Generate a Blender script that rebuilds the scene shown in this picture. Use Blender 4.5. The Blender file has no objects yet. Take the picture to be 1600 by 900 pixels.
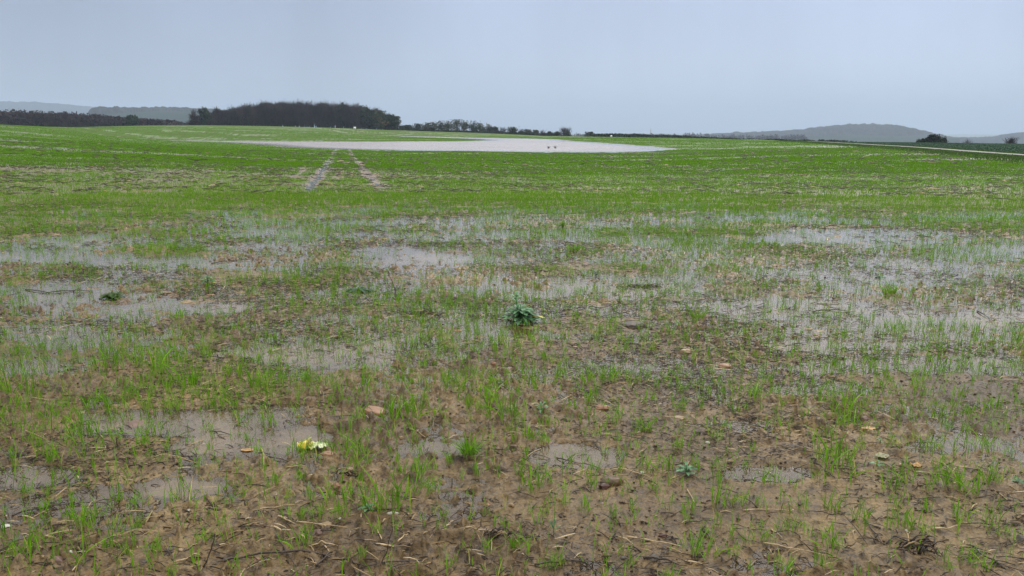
import bpy, math, random
import numpy as np

# ------------------------------------------------------------------ camera, world, sun, exposure
SC = bpy.context.scene
COL = SC.collection
EYE = 1.5
F = 1164.0                      # focal length in pixels of a 1600 px wide frame
PITCH = math.radians(12.125)
CP, SP = math.cos(PITCH), math.sin(PITCH)

cam_d = bpy.data.cameras.new('camera')
cam_d.sensor_width = 36.0
cam_d.lens = 36.0 * F / 1600.0
cam_d.clip_start = 0.05
cam_d.clip_end = 30000.0
cam = bpy.data.objects.new('camera', cam_d)
cam.location = (0, 0, EYE)
cam.rotation_euler = (math.radians(90) - PITCH, 0, 0)
COL.objects.link(cam)
SC.camera = cam

SUN_EL, SUN_AZ = math.radians(48), math.radians(22)      # azimuth clockwise from +Y
world = bpy.data.worlds.new('World')
SC.world = world
world.use_nodes = True
wt = world.node_tree
wn, wl = wt.nodes, wt.links
wn.clear()
w_out = wn.new('ShaderNodeOutputWorld')
w_bg = wn.new('ShaderNodeBackground')
w_bg.inputs['Strength'].default_value = 0.1
w_sky = wn.new('ShaderNodeTexSky')
w_sky.sky_type = 'NISHITA'
w_sky.sun_disc = False
w_sky.sun_elevation = SUN_EL
w_sky.sun_rotation = SUN_AZ
w_sky.air_density = 1.0
w_sky.dust_density = 2.0
w_tc = wn.new('ShaderNodeTexCoord')
w_sep = wn.new('ShaderNodeSeparateXYZ')
wl.new(w_tc.outputs['Generated'], w_sep.inputs[0])
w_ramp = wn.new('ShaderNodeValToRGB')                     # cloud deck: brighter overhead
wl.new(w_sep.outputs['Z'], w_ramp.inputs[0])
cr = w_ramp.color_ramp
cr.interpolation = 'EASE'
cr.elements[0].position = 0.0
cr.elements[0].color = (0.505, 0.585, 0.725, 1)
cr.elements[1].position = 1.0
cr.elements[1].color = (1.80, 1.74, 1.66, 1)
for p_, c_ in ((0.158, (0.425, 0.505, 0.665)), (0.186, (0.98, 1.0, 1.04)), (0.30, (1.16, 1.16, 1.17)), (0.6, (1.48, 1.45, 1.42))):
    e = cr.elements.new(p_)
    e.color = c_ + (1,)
# side to side: heavier cloud to the left, rain veils to the right of centre
w_side = wn.new('ShaderNodeMapRange')
w_side.inputs['From Min'].default_value = -0.65
w_side.inputs['From Max'].default_value = 0.45
w_side.inputs['To Min'].default_value = 0.72
w_side.inputs['To Max'].default_value = 1.08
w_side.interpolation_type = 'SMOOTHSTEP'
wl.new(w_sep.outputs['X'], w_side.inputs['Value'])
w_map = wn.new('ShaderNodeMapping')
w_map.inputs['Scale'].default_value = (5.0, 5.0, 1.6)
w_map.inputs['Rotation'].default_value = (0, math.radians(12), 0)
wl.new(w_tc.outputs['Generated'], w_map.inputs[0])
w_noise = wn.new('ShaderNodeTexNoise')
w_noise.inputs['Scale'].default_value = 1.0
w_noise.inputs['Detail'].default_value = 4.0
w_noise.inputs['Roughness'].default_value = 0.58
wl.new(w_map.outputs[0], w_noise.inputs['Vector'])
w_nr = wn.new('ShaderNodeMapRange')
w_nr.inputs['From Min'].default_value = 0.3
w_nr.inputs['From Max'].default_value = 0.7
w_nr.inputs['To Min'].default_value = 0.90
w_nr.inputs['To Max'].default_value = 1.07
wl.new(w_noise.outputs['Fac'], w_nr.inputs['Value'])
w_m = wn.new('ShaderNodeMath')
w_m.operation = 'MULTIPLY'
wl.new(w_side.outputs[0], w_m.inputs[0])
wl.new(w_nr.outputs[0], w_m.inputs[1])
w_v = wn.new('ShaderNodeVectorMath')
w_v.operation = 'SCALE'
wl.new(w_ramp.outputs[0], w_v.inputs[0])
wl.new(w_m.outputs[0], w_v.inputs['Scale'])
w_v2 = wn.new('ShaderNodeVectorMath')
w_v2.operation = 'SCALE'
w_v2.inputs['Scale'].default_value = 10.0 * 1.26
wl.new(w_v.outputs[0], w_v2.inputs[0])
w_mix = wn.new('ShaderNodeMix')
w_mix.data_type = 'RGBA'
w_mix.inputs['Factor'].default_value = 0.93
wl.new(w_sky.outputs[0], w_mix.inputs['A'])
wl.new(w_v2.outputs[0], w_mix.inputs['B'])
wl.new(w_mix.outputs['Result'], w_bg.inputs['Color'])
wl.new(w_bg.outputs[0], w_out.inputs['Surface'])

sun_d = bpy.data.lights.new('sun', 'SUN')
sun_d.energy = 1.2
sun_d.angle = math.radians(18)
sun_d.color = (1.0, 0.97, 0.92)
sun = bpy.data.objects.new('sun', sun_d)
sun.location = (0, 0, 50)
sun.rotation_euler = (math.radians(90) - SUN_EL, 0, -SUN_AZ + math.pi)
COL.objects.link(sun)

SC.view_settings.view_transform = 'Standard'
SC.view_settings.look = 'None'
SC.view_settings.gamma = 1.0
SC.view_settings.exposure = 0.0
SC.view_settings.use_curve_mapping = False
SC.cycles.max_bounces = 5
SC.cycles.diffuse_bounces = 2
SC.cycles.glossy_bounces = 3
SC.cycles.transmission_bounces = 3
SC.cycles.transparent_max_bounces = 8
SC.cycles.volume_bounces = 0
SC.cycles.use_denoising = True

# ------------------------------------------------------------------ small helpers
RNG = np.random.default_rng(7)
R = random.Random(11)


def hash2(ix, iy, seed):
    h = (ix.astype(np.int64) * 374761393 + iy.astype(np.int64) * 668265263 + seed * 2147483647) & 0xFFFFFFFF
    h = ((h ^ (h >> 13)) * 1274126177) & 0xFFFFFFFF
    return (h ^ (h >> 16)) & 0xFFFF


def pn(x, y, seed=0):
    """2D gradient noise, about -0.7 .. 0.7"""
    ix, iy = np.floor(x), np.floor(y)
    fx, fy = x - ix, y - iy
    u = fx * fx * fx * (fx * (fx * 6 - 15) + 10)
    v = fy * fy * fy * (fy * (fy * 6 - 15) + 10)

    def g(ox, oy):
        a = hash2(ix + ox, iy + oy, seed) * (2 * math.pi / 65536.0)
        return np.cos(a) * (fx - ox) + np.sin(a) * (fy - oy)
    a, b, c, d = g(0, 0), g(1, 0), g(0, 1), g(1, 1)
    return (a + (b - a) * u) + ((c + (d - c) * u) - (a + (b - a) * u)) * v


def fbm(x, y, wl_, octs, seed=0, gain=0.5):
    s, a = 0.0, 1.0
    for i in range(octs):
        k = 2.0 ** i / wl_
        s = s + a * pn(x * k + 13.7 * i, y * k - 7.3 * i, seed + i * 17)
        a *= gain
    return s


def sstep(a, b, x):
    t = np.clip((x - a) / (b - a), 0, 1)
    return t * t * (3 - 2 * t)


def mesh_np(name, verts, quads=None, tris=None, mat=None, attrs=None, smooth=False):
    me = bpy.data.meshes.new(name)
    verts = np.asarray(verts, dtype=np.float32)
    me.vertices.add(len(verts))
    me.vertices.foreach_set('co', verts.ravel())
    parts, tot = [], []
    for arr, k in ((quads, 4), (tris, 3)):
        if arr is not None and len(arr):
            arr = np.asarray(arr, dtype=np.int32)
            parts.append(arr.ravel())
            tot.append(np.full(len(arr), k, dtype=np.int32))
    loops = np.concatenate(parts)
    tot = np.concatenate(tot)
    start = np.concatenate(([0], np.cumsum(tot)[:-1])).astype(np.int32)
    me.loops.add(len(loops))
    me.loops.foreach_set('vertex_index', loops)
    me.polygons.add(len(tot))
    me.polygons.foreach_set('loop_start', start)
    try:
        me.polygons.foreach_set('loop_total', tot)
    except Exception:
        pass
    if smooth:
        me.polygons.foreach_set('use_smooth', np.ones(len(tot), dtype=bool))
    for an, av in (attrs or {}).items():
        av = np.asarray(av, dtype=np.float32)
        if av.ndim == 1:
            at_ = me.attributes.new(an, 'FLOAT', 'POINT')
            at_.data.foreach_set('value', av)
        else:
            at_ = me.attributes.new(an, 'FLOAT_COLOR', 'POINT')
            at_.data.foreach_set('color', av.ravel())
    me.update(calc_edges=True)
    if mat:
        me.materials.append(mat)
    return me


def link(name, me, parent=None):
    o = bpy.data.objects.new(name, me)
    COL.objects.link(o)
    if parent is not None:
        o.parent = parent
    return o


def tag(o, label=None, cat=None, group=None, kind=None):
    if label:
        o['label'] = label
    if cat:
        o['category'] = cat
    if group:
        o['group'] = group
    if kind:
        o['kind'] = kind
    return o


def empty(name, loc, rz=0.0):
    o = bpy.data.objects.new(name, None)
    o.location = loc
    o.rotation_euler = (0, 0, rz)
    o.empty_display_size = 0.1
    COL.objects.link(o)
    return o


class Acc:
    """collects vertex / face arrays into one mesh"""
    def __init__(s):
        s.v, s.q, s.t, s.a, s.n = [], [], [], [], 0

    def add(s, v, q=None, t=None, a=None):
        v = np.asarray(v, dtype=np.float64).reshape(-1, 3)
        if q is not None and len(q):
            s.q.append(np.asarray(q) + s.n)
        if t is not None and len(t):
            s.t.append(np.asarray(t) + s.n)
        s.v.append(v)
        if a is None:
            a = np.full(len(v), 0.5)
        s.a.append(np.broadcast_to(np.asarray(a, dtype=np.float64), (len(v),)) if np.ndim(a) < 2 else a)
        s.n += len(v)

    def mesh(s, name, mat, smooth=False):
        v = np.concatenate(s.v)
        q = np.concatenate(s.q) if s.q else None
        t = np.concatenate(s.t) if s.t else None
        return mesh_np(name, v, q, t, mat, {'tone': np.concatenate(s.a)}, smooth)


# ------------------------------------------------------------------ terrain
TAB_X = [-300, 0, 300, 420, 554, 640, 800, 1000, 1100, 1200, 1400, 1600, 1900]
TAB = {
    -300: [(50, 0), (100, .6), (150, 1.6), (200, 2.6), (250, 3.2), (350, 1), (600, -8), (1500, -28), (2500, -45)],
    0: [(50, 0), (100, .4), (150, 1.2), (200, 2.2), (250, 2.85), (350, 0.4), (600, -10), (1500, -30), (2500, -45)],
    300: [(50, -.3), (100, -.8), (150, -1.5), (200, -1.5), (260, .5), (330, 2.9), (400, 3.0), (500, 0), (700, -10), (1500, -30)],
    420: [(50, -.6), (100, -1.4), (150, -1.9), (200, -1.9), (260, -.2), (330, 1.6), (410, 2.9), (500, 1.0), (700, -10), (1500, -30)],
    554: [(50, -.8), (100, -1.8), (150, -2), (200, -2), (260, -1), (330, .4), (420, 1.7), (520, 0), (700, -10), (1500, -30)],
    640: [(50, -.8), (100, -1.8), (150, -2.1), (200, -2.1), (260, -1.6), (330, -.9), (400, -.1), (450, .1), (550, -2), (700, -10)],
    800: [(50, -.9), (100, -1.9), (150, -2.1), (200, -2.1), (262, -2), (330, -1.7), (420, -1.45), (520, -4), (700, -11)],
    1000: [(50, -.8), (100, -1.8), (150, -2), (200, -1.95), (250, -2.0), (310, -2.3), (400, -6), (700, -14)],
    1100: [(50, -.8), (100, -1.5), (150, -1.9), (200, -1.9), (260, -2.25), (340, -5), (700, -15)],
    1200: [(50, -.6), (100, -1.2), (150, -1.7), (230, -2.2), (300, -4.5), (700, -17), (1500, -35)],
    1400: [(50, -.5), (100, -1.0), (150, -1.5), (210, -1.95), (280, -4.5), (700, -18), (1500, -38)],
    1600: [(50, -.4), (100, -1.0), (150, -1.5), (200, -2.0), (280, -5), (700, -20), (1500, -40)],
    1900: [(50, -.4), (100, -1.0), (150, -1.5), (200, -2.0), (280, -5), (700, -20), (1500, -40)],
}
NL = 420
LD = np.linspace(math.log(5), math.log(9500), NL)
cols = []
for X in TAB_X:
    k = [(5, 0), (14, 0)] + TAB[X] + [(3200, -60), (9500, -62)]
    k = sorted(set(k))
    cols.append(np.interp(LD, [math.log(a) for a, b in k], [b for a, b in k]))
cols = np.array(cols)
XS = np.linspace(-300, 1900, 221)
HT = np.array([np.interp(XS, TAB_X, cols[:, j]) for j in range(NL)]).T
ker = np.exp(-0.5 * (np.arange(-12, 13) / 5.0) ** 2)
ker /= ker.sum()
pad = np.pad(HT, ((12, 12), (0, 0)), mode='edge')
HT = sum(ker[i] * pad[i:i + HT.shape[0]] for i in range(25))
ker = np.exp(-0.5 * (np.arange(-8, 9) / 2.6) ** 2)
ker /= ker.sum()
pad = np.pad(HT, ((0, 0), (8, 8)), mode='edge')
HT = sum(ker[i] * pad[:, i:i + NL] for i in range(17))

# outline of the flood water, as ground points at the water level
WATER_Z = -2.0


def ray(px, py):
    a, b = (px - 800.0) / F, (450.0 - py) / F
    d = np.array([a, CP + b * SP, -SP + b * CP])
    return d


def on_level(px, py, z):
    d = ray(px, py)
    t = (z - EYE) / d[2]
    return d[0] * t, d[1] * t


POND_PX = [(420, 220.4), (330, 219.9), (250, 219.2), (245, 219.6), (330, 221.8), (400, 225.5), (450, 230.5), (520, 233), (580, 234.5), (640, 235.8), (740, 236.6), (850, 238.6), (950, 238.8),
           (1010, 237), (1062, 233), (1030, 230.3), (990, 227), (960, 224.5), (925, 222.5), (890, 220.4), (870, 217.7), (830, 216.6),
           (790, 216.0), (740, 214.8), (700, 213.8), (650, 213), (590, 211.9), (578, 212.2), (630, 214), (680, 215.4), (730, 217), (765, 218.6), (755, 219.6),
           (720, 220.6), (640, 221), (560, 220.9), (480, 220.6), (450, 220.6)]
POND = np.array([on_level(a, b, WATER_Z) for a, b in POND_PX])


def pond_sd(x, y):
    """signed distance to the flood outline, negative inside"""
    x = np.asarray(x, float)
    y = np.asarray(y, float)
    d = np.full(x.shape, 1e9)
    ins = np.zeros(x.shape, bool)
    n = len(POND)
    for i in range(n):
        ax, ay = POND[i]
        bx, by = POND[(i + 1) % n]
        ex, ey = bx - ax, by - ay
        t = np.clip(((x - ax) * ex + (y - ay) * ey) / (ex * ex + ey * ey), 0, 1)
        d = np.minimum(d, (x - ax - t * ex) ** 2 + (y - ay - t * ey) ** 2)
        c = (ay > y) != (by > y)
        ins ^= c & (x < ex * (y - ay) / (ey if abs(ey) > 1e-9 else 1e-9) + ax)
    d = np.sqrt(d)
    return np.where(ins, -d, d)


BANK = False


def macro(x, y):
    x = np.asarray(x, float)
    y = np.asarray(y, float)
    r = np.hypot(x, y)
    ta = np.where(y > 0.3 * np.abs(x), x / np.maximum(y, 1e-6), np.sign(x) * 3.3)
    X = np.clip(800 + F * CP * ta, -300, 1899.9)
    xi = (X + 300) / 10.0
    i = np.clip(xi.astype(int), 0, 219)
    fx = xi - i
    lj = np.clip((np.log(np.maximum(r, 5.0)) - LD[0]) / (LD[1] - LD[0]), 0, NL - 1.001)
    j = lj.astype(int)
    fj = lj - j
    h = (HT[i, j] * (1 - fx) + HT[i + 1, j] * fx) * (1 - fj) + (HT[i, j + 1] * (1 - fx) + HT[i + 1, j + 1] * fx) * fj
    m = (r > 60) & (r < 520) & (y > 40)
    if np.any(m):
        sd = pond_sd(x[m], y[m])
        sd = sd + 1.6 * fbm(x[m], y[m], 14.0, 3, 91) * sstep(40, 8, np.abs(sd))
        w = sstep(0, 34, sd)
        shore = np.where(sd < 0, WATER_Z - np.minimum(0.4, -sd * 0.03), WATER_Z + sd * 0.012)
        h = h.copy()
        h[m] = shore * (1 - w) + np.maximum(h[m], np.where(sd < 60, WATER_Z - .12, -99)) * w
    if BANK:
        h = h + .22 * sstep(3.6, 1.3, np.abs(track_side(x, y))) * (r < 260) * (y > 8)
    return h


def H1(x, y):
    return float(macro(np.array([x]), np.array([y]))[0])


TS = np.exp(np.linspace(math.log(1.6), math.log(6000), 1500))


def at(px, py):
    """the ground point seen at a pixel of the 1600 x 900 frame"""
    d = ray(px, py)
    xs, ys, zs = d[0] * TS, d[1] * TS, EYE + d[2] * TS
    h = macro(xs, ys)
    k = np.nonzero(zs < h)[0]
    if len(k) == 0:
        k = [len(TS) - 1]
    k = max(int(k[0]), 1)
    a, b = zs[k - 1] - h[k - 1], h[k] - zs[k]
    f = a / (a + b) if (a + b) > 0 else 0
    t = TS[k - 1] + (TS[k] - TS[k - 1]) * f
    return float(d[0] * t), float(d[1] * t), float(EYE + d[2] * t)


def project(x, y, z):
    dep = y * CP - (z - EYE) * SP
    up = y * SP + (z - EYE) * CP
    dep = np.maximum(dep, 1e-3)
    return 800 + F * x / dep, 450 - F * up / dep


# farm track and the field boundary on the right, as ground points
TRACK_PX = [(1262, 222.2), (1290, 223.7), (1340, 227), (1400, 231), (1500, 239.5), (1600, 248), (1720, 258), (1900, 275), (2200, 305)]
TRACK = np.array([at(a, b)[:2] for a, b in TRACK_PX])
TRACK = TRACK[np.argsort(TRACK[:, 1])]


def track_side(x, y):
    """metres right of the track centre line"""
    xt = np.interp(y, TRACK[:, 1], TRACK[:, 0])
    xt = np.where(y < TRACK[0, 1], TRACK[0, 0] + (y - TRACK[0, 1]) * 0.33, xt)
    return np.where(y < 3, -50, x - xt)


BANK = True

# tractor ruts: two straight lines that head away to the left of centre
RUT_DIR = np.array([(533 - 800) / (F / CP), 1.0])
RUT_DIR /= np.linalg.norm(RUT_DIR)
RUT_N = np.array([RUT_DIR[1], -RUT_DIR[0]])
ra, rb = at(489, 288), at(588, 288)
RUT_S = [ra[0] * RUT_N[0] + ra[1] * RUT_N[1], rb[0] * RUT_N[0] + rb[1] * RUT_N[1]]

# puddles seen in the photograph: centre and half size in frame pixels, strength
PUD = [(395, 675, 115, 40, 1.6), (240, 662, 120, 24, 1.3), (160, 640, 60, 20, .8), (910, 712, 75, 15, 1.6), (1190, 744, 66, 15, 1.7), (1150, 668, 100, 14, 1.4),
       (275, 762, 60, 13, 1.2), (55, 745, 60, 15, .9), (690, 702, 60, 10, 1.0), (700, 800, 60, 20, .8), (1190, 880, 60, 20, .6), (40, 790, 40, 10, .6),
       (1520, 500, 130, 14, 1.6), (1215, 482, 150, 14, 1.6), (950, 455, 140, 11, 1.4), (790, 458, 70, 14, 1.4), (665, 405, 70, 8, 1.4), (1480, 690, 70, 16, .8),
       (90, 402, 110, 9, 1.6), (200, 410, 110, 6, 1.3), (140, 380, 130, 9, 1.4), (310, 482, 80, 8, 1.3), (60, 518, 80, 13, 1.2), (240, 378, 80, 8, 1.0), (380, 415, 70, 8, 1.2),
       (560, 548, 170, 24, 1.1), (780, 525, 80, 12, 1.1), (1440, 572, 190, 14, 1.5), (1320, 540, 120, 10, 1.0), (1060, 321, 42, 5, 1.6), (990, 322, 60, 4, 1.2),
       (1545, 336, 80, 7, 1.7), (1360, 372, 150, 14, 1.4), (1385, 412, 55, 9, 1.5), (1560, 388, 70, 8, 1.2), (1090, 380, 110, 10, .9), (345, 315, 24, 4, 1.3),
       (590, 326, 50, 3, 1.2), (395, 345, 60, 5, 1.2), (440, 388, 70, 10, 1.0), (560, 385, 90, 8, .8), (1000, 352, 90, 6, 1.0), (1230, 375, 80, 7, 1.1), (1030, 400, 120, 9, .9),
       (60, 297, 60, 2.5, .9), (80, 211.5, 70, 1.0, 1.0), (240, 219, 90, 1.3, 1.5), (300, 221, 60, 1.6, 1.6), (175, 232, 12, 1.5, 1.2), (1000, 260, 20, 2, 1.3), (835, 255, 25, 1.6, 1.3), (1180, 286, 25, 2, 1.3),
       (485, 241, 12, 3, 1.3), (455, 254, 14, 2, 1.2), (475, 280, 22, 7, 1.0), (860, 260, 25, 1.6, 1.2), (1350, 283, 40, 2.5, 1.2), (1300, 268, 50, 1.5, 1.1),
       (1500, 250, 110, 2.2, 1.2), (1420, 246, 50, 1.5, 1.1), (1560, 271, 50, 2, 1.1), (50, 575, 60, 16, .9), (880, 580, 120, 14, .7), (1250, 610, 120, 10, .7)]


def wetness(x, y, z):
    u, v = project(x, y, z)
    r = np.hypot(x, y)
    lr = np.log(np.maximum(r, 1.0))
    base = np.interp(lr, np.log([2, 3.2, 4.3, 5.5, 7, 9, 12, 15, 18, 22, 30, 60, 110, 300]),
                     [-.44, -.38, -.18, .04, .14, .20, .20, .14, -.08, -.42, -.52, -.58, -.6, -1])
    right = sstep(900, 1500, u) * sstep(5.0, 8.0, r) * sstep(20, 14, r)
    w = base + 0.04 * right
    w = w + (0.75 - .3 * sstep(4, 6, r)) * fbm(x * 0.62, y, 1.15, 3, 3) + (0.55 - .2 * sstep(4, 6, r)) * fbm(x * 0.4, y, 5.0, 2, 31)
    far = sstep(22, 45, r)
    w = w + far * (1.15 * fbm(x * 0.22, y, 4.5, 3, 77) - .06)
    p = np.zeros_like(x)
    wob = 1.15 * fbm(x, y, .55, 2, 5) + .7 * fbm(x, y, .13, 2, 6)
    for cx, cy, rx, ry, s in PUD:
        dd = ((u - cx) / rx) ** 2 + ((v - cy) / ry) ** 2
        m = dd < 3.2
        if np.any(m):
            p[m] = np.maximum(p[m], s * sstep(1.9, 0.25, dd[m] + wob[m]))
    w = np.maximum(w, w * 0.75 + p * np.interp(r, [4, 6.5], [.50, .28]))
    # ruts
    s = x * RUT_N[0] + y * RUT_N[1]
    a = x * RUT_DIR[0] + y * RUT_DIR[1]
    along = sstep(20.5, 23, a) * sstep(150, 90, a)
    brk = sstep(-.22, .12, fbm(a, s * 0.0, 7.0, 2, 45))
    for k, c in enumerate(RUT_S):
        so = s - c + .16 * fbm(a, s * 0 + k * 9.0, 2.2, 2, 46)
        wd_ = np.clip(.11 + .16 * fbm(a, s * 0 + k * 5.0, 3.5, 2, 47), .05, .3) * (1 - .35 * k)
        w = np.maximum(w, -0.4 + (1.25 - .3 * k) * np.exp(-(so / wd_) ** 2) * along * (brk * sstep(-.1, .2, fbm(a, s * 0 + 2.0, 2.5, 2, 49)) if k else np.maximum(brk, .2)))
        w = w + .10 * np.exp(-(so / .5) ** 2) * along
    return w


def rows(x, y):
    """seed drill rows of the main field, beyond the headland"""
    s = x * RUT_N[0] + y * RUT_N[1]
    a = x * RUT_DIR[0] + y * RUT_DIR[1]
    return sstep(20, 27, a) * fbm(s, a * 0.03, .55, 2, 63), s, a


def micro(x, y, z, r, wet):
    """height of the soil above the local water level"""
    f1, f2, f3 = sstep(60, 20, r), sstep(30, 9, r), sstep(14, 5, r)
    clod = np.abs(pn(x / .13, y / .13, 41)) + .5 * np.abs(pn(x / .06, y / .06, 42)) * f2
    big = fbm(x, y, .42, 2, 44)
    fine = pn(x / .028, y / .028, 46)
    lump = .55 * np.maximum(pn(x / .11 + 9, y / .075, 47) - .2, 0) + .5 * np.maximum(pn(x / .042 + 9, y / .036, 48) - .2, 0)
    rough = (.5 + 1.1 * sstep(-.2, .3, fbm(x, y, 1.6, 2, 49))) * (1 - .75 * sstep(.12, .4, wet) * sstep(8, 5, r))
    h = 0.010 + 0.020 * big * f1 + (0.030 * (clod - .28) + 0.115 * lump) * rough * f2 + 0.005 * fine * f3
    return h - 0.042 * (wet + 0.22)


def cover_fn(x, y, z, wet):
    """0..1 how closely the seedlings stand"""
    r = np.hypot(x, y)
    lr = np.log(np.maximum(r, 1.0))
    base = np.interp(lr, np.log([2, 3.5, 5, 7, 9, 12, 14, 17, 20, 26, 50, 400]), [.52, .56, .56, .54, .60, .80, .95, 1.05, 1.0, .86, .86, 1.0])
    n1 = fbm(x * .6, y, 2.6, 3, 7)
    n2 = fbm(x * .5, y, .75, 3, 9)
    n3 = fbm(x * .25, y, 9.0, 3, 19)
    rw, s, a = rows(x, y)
    c = base + (.28 + .17 * sstep(4, 8, r)) * n1 + (.30 + .2 * sstep(4, 8, r)) * n2 * sstep(30, 8, r) + .95 * n3 * sstep(16, 34, r) + .5 * rw
    c = c + .30 * np.cos((y + .25 * fbm(x, y, 3.0, 2, 71)) * 2 * math.pi / .17) * sstep(13, 6, r)
    c = c - .42 * sstep(-.05, .5, wet) * sstep(5, 10, r) - .5 * sstep(-.2, .1, wet) * sstep(18, 30, r) - .35 * sstep(.1, .5, wet) * sstep(6, 3, r)
    for cc in RUT_S:
        c = c - 1.2 * np.exp(-((s - cc + .2 * fbm(a, s * .3, 1.6, 2, 48)) / 0.22) ** 2) * sstep(19, 25, a + 2.5 * pn(s / .8, a / 3, 50)) * sstep(170, 90, a)
    mid = sstep(RUT_S[0] - 2.6, RUT_S[0] - .6, s) * sstep(RUT_S[1] + 2.4, RUT_S[1] + .5, s) * sstep(20.5, 23, a) * sstep(70, 30, a)
    c = c - .2 * mid * sstep(-.1, .2, fbm(x, y, 2.2, 2, 53))
    return c


# ------------------------------------------------------------------ materials
def new_mat(name):
    m = bpy.data.materials.new(name)
    m.use_nodes = True
    nt = m.node_tree
    b = nt.nodes.get('Principled BSDF')
    return m, nt, nt.nodes, nt.links, b


def node(nt, typ, **kw):
    n = nt.nodes.new(typ)
    for k, v in kw.items():
        if k.startswith('in_'):
            n.inputs[k[3:].replace('_', ' ')].default_value = v
        else:
            setattr(n, k, v)
    return n


def noise(nt, coord, scale, detail=4, rough=.55):
    n = nt.nodes.new('ShaderNodeTexNoise')
    n.inputs['Scale'].default_value = scale
    n.inputs['Detail'].default_value = detail
    n.inputs['Roughness'].default_value = rough
    nt.links.new(coord, n.inputs['Vector'])
    return n.outputs['Fac']


def ramp(nt, fac, stops, interp='LINEAR'):
    n = nt.nodes.new('ShaderNodeValToRGB')
    n.color_ramp.interpolation = interp
    el = n.color_ramp.elements
    el[0].position, el[0].color = stops[0][0], tuple(stops[0][1]) + (1,)
    el[1].position, el[1].color = stops[-1][0], tuple(stops[-1][1]) + (1,)
    for p, c in stops[1:-1]:
        e = el.new(p)
        e.color = tuple(c) + (1,)
    nt.links.new(fac, n.inputs[0])
    return n.outputs[0]


def mixc(nt, fac, a, b, blend='MIX'):
    n = nt.nodes.new('ShaderNodeMix')
    n.data_type = 'RGBA'
    n.blend_type = blend
    for key, v in (('Factor', fac), ('A', a), ('B', b)):
        if hasattr(v, 'is_linked') or hasattr(v, 'node'):
            nt.links.new(v, n.inputs[key])
        elif key == 'Factor':
            n.inputs[key].default_value = v
        else:
            n.inputs[key].default_value = tuple(v) + (1,)
    return n.outputs['Result']


def attr(nt, name, out='Fac'):
    n = nt.nodes.new('ShaderNodeAttribute')
    n.attribute_name = name
    return n.outputs[out]


def maprange(nt, v, a, b, c=0.0, d=1.0):
    n = nt.nodes.new('ShaderNodeMapRange')
    nt.links.new(v, n.inputs['Value'])
    for k, val in (('From Min', a), ('From Max', b), ('To Min', c), ('To Max', d)):
        n.inputs[k].default_value = val
    return n.outputs[0]


def objco(nt):
    return nt.nodes.new('ShaderNodeTexCoord').outputs['Object']


def soil_material():
    m, nt, nn, ll, b = new_mat('wet_soil')
    co = objco(nt)
    n1 = noise(nt, co, .9, 6, .6)
    n2 = noise(nt, co, 14, 5, .65)
    n3 = noise(nt, co, 70, 4, .6)
    c = ramp(nt, n1, [(.3, (.062, .038, .015)), (.5, (.132, .086, .032)), (.72, (.228, .160, .068))])
    d = ramp(nt, n2, [(.34, (.30, .26, .22)), (.48, (.9, .88, .86)), (.75, (1.3, 1.26, 1.15))])
    c = mixc(nt, .9, c, d, 'MULTIPLY')
    e = ramp(nt, n3, [(.36, (.34, .31, .28)), (.48, (1, 1, 1)), (.72, (1.35, 1.3, 1.2))])
    c = mixc(nt, .85, c, e, 'MULTIPLY')
    green = ramp(nt, noise(nt, co, .35, 5, .6), [(.3, (.070, .075, .014)), (.5, (.060, .115, .010)), (.7, (.075, .15, .010))])
    g2 = noise(nt, co, 1.7, 6, .7)
    cov = attr(nt, 'cover')
    ad = nn.new('ShaderNodeMath')
    ad.operation = 'MULTIPLY_ADD'
    ll.new(g2, ad.inputs[0])
    ad.inputs[1].default_value = 1.0
    ll.new(cov, ad.inputs[2])
    cf = maprange(nt, ad.outputs[0], .62, 1.0)
    c = mixc(nt, cf, c, green)
    crop = ramp(nt, noise(nt, co, 2.5, 4, .6), [(.3, (.018, .045, .022)), (.7, (.035, .085, .038))])
    c = mixc(nt, attr(nt, 'crop'), c, crop)
    ll.new(c, b.inputs['Base Color'])
    wet = attr(nt, 'wet')
    rr = nn.new('ShaderNodeMath')
    rr.operation = 'MULTIPLY_ADD'
    ll.new(n2, rr.inputs[0])
    rr.inputs[1].default_value = .35
    ll.new(maprange(nt, wet, -.5, .4, .26, .06), rr.inputs[2])
    rgh = nn.new('ShaderNodeMath')
    rgh.operation = 'MAXIMUM'
    ll.new(rr.outputs[0], rgh.inputs[0])
    ll.new(maprange(nt, cov, .2, .9, 0.0, .85), rgh.inputs[1])
    ll.new(rgh.outputs[0], b.inputs['Roughness'])
    ll.new(maprange(nt, cov, .2, .8, .44, .12), b.inputs['Specular IOR Level'])
    bp = nn.new('ShaderNodeBump')
    bp.inputs['Distance'].default_value = .006
    bp.inputs['Strength'].default_value = .8
    ll.new(noise(nt, co, 95, 5, .65), bp.inputs['Height'])
    bp2 = nn.new('ShaderNodeBump')
    bp2.inputs['Distance'].default_value = .02
    bp2.inputs['Strength'].default_value = .8
    ll.new(n2, bp2.inputs['Height'])
    ll.new(bp.outputs[0], bp2.inputs['Normal'])
    ll.new(bp2.outputs[0], b.inputs['Normal'])
    return m


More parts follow.
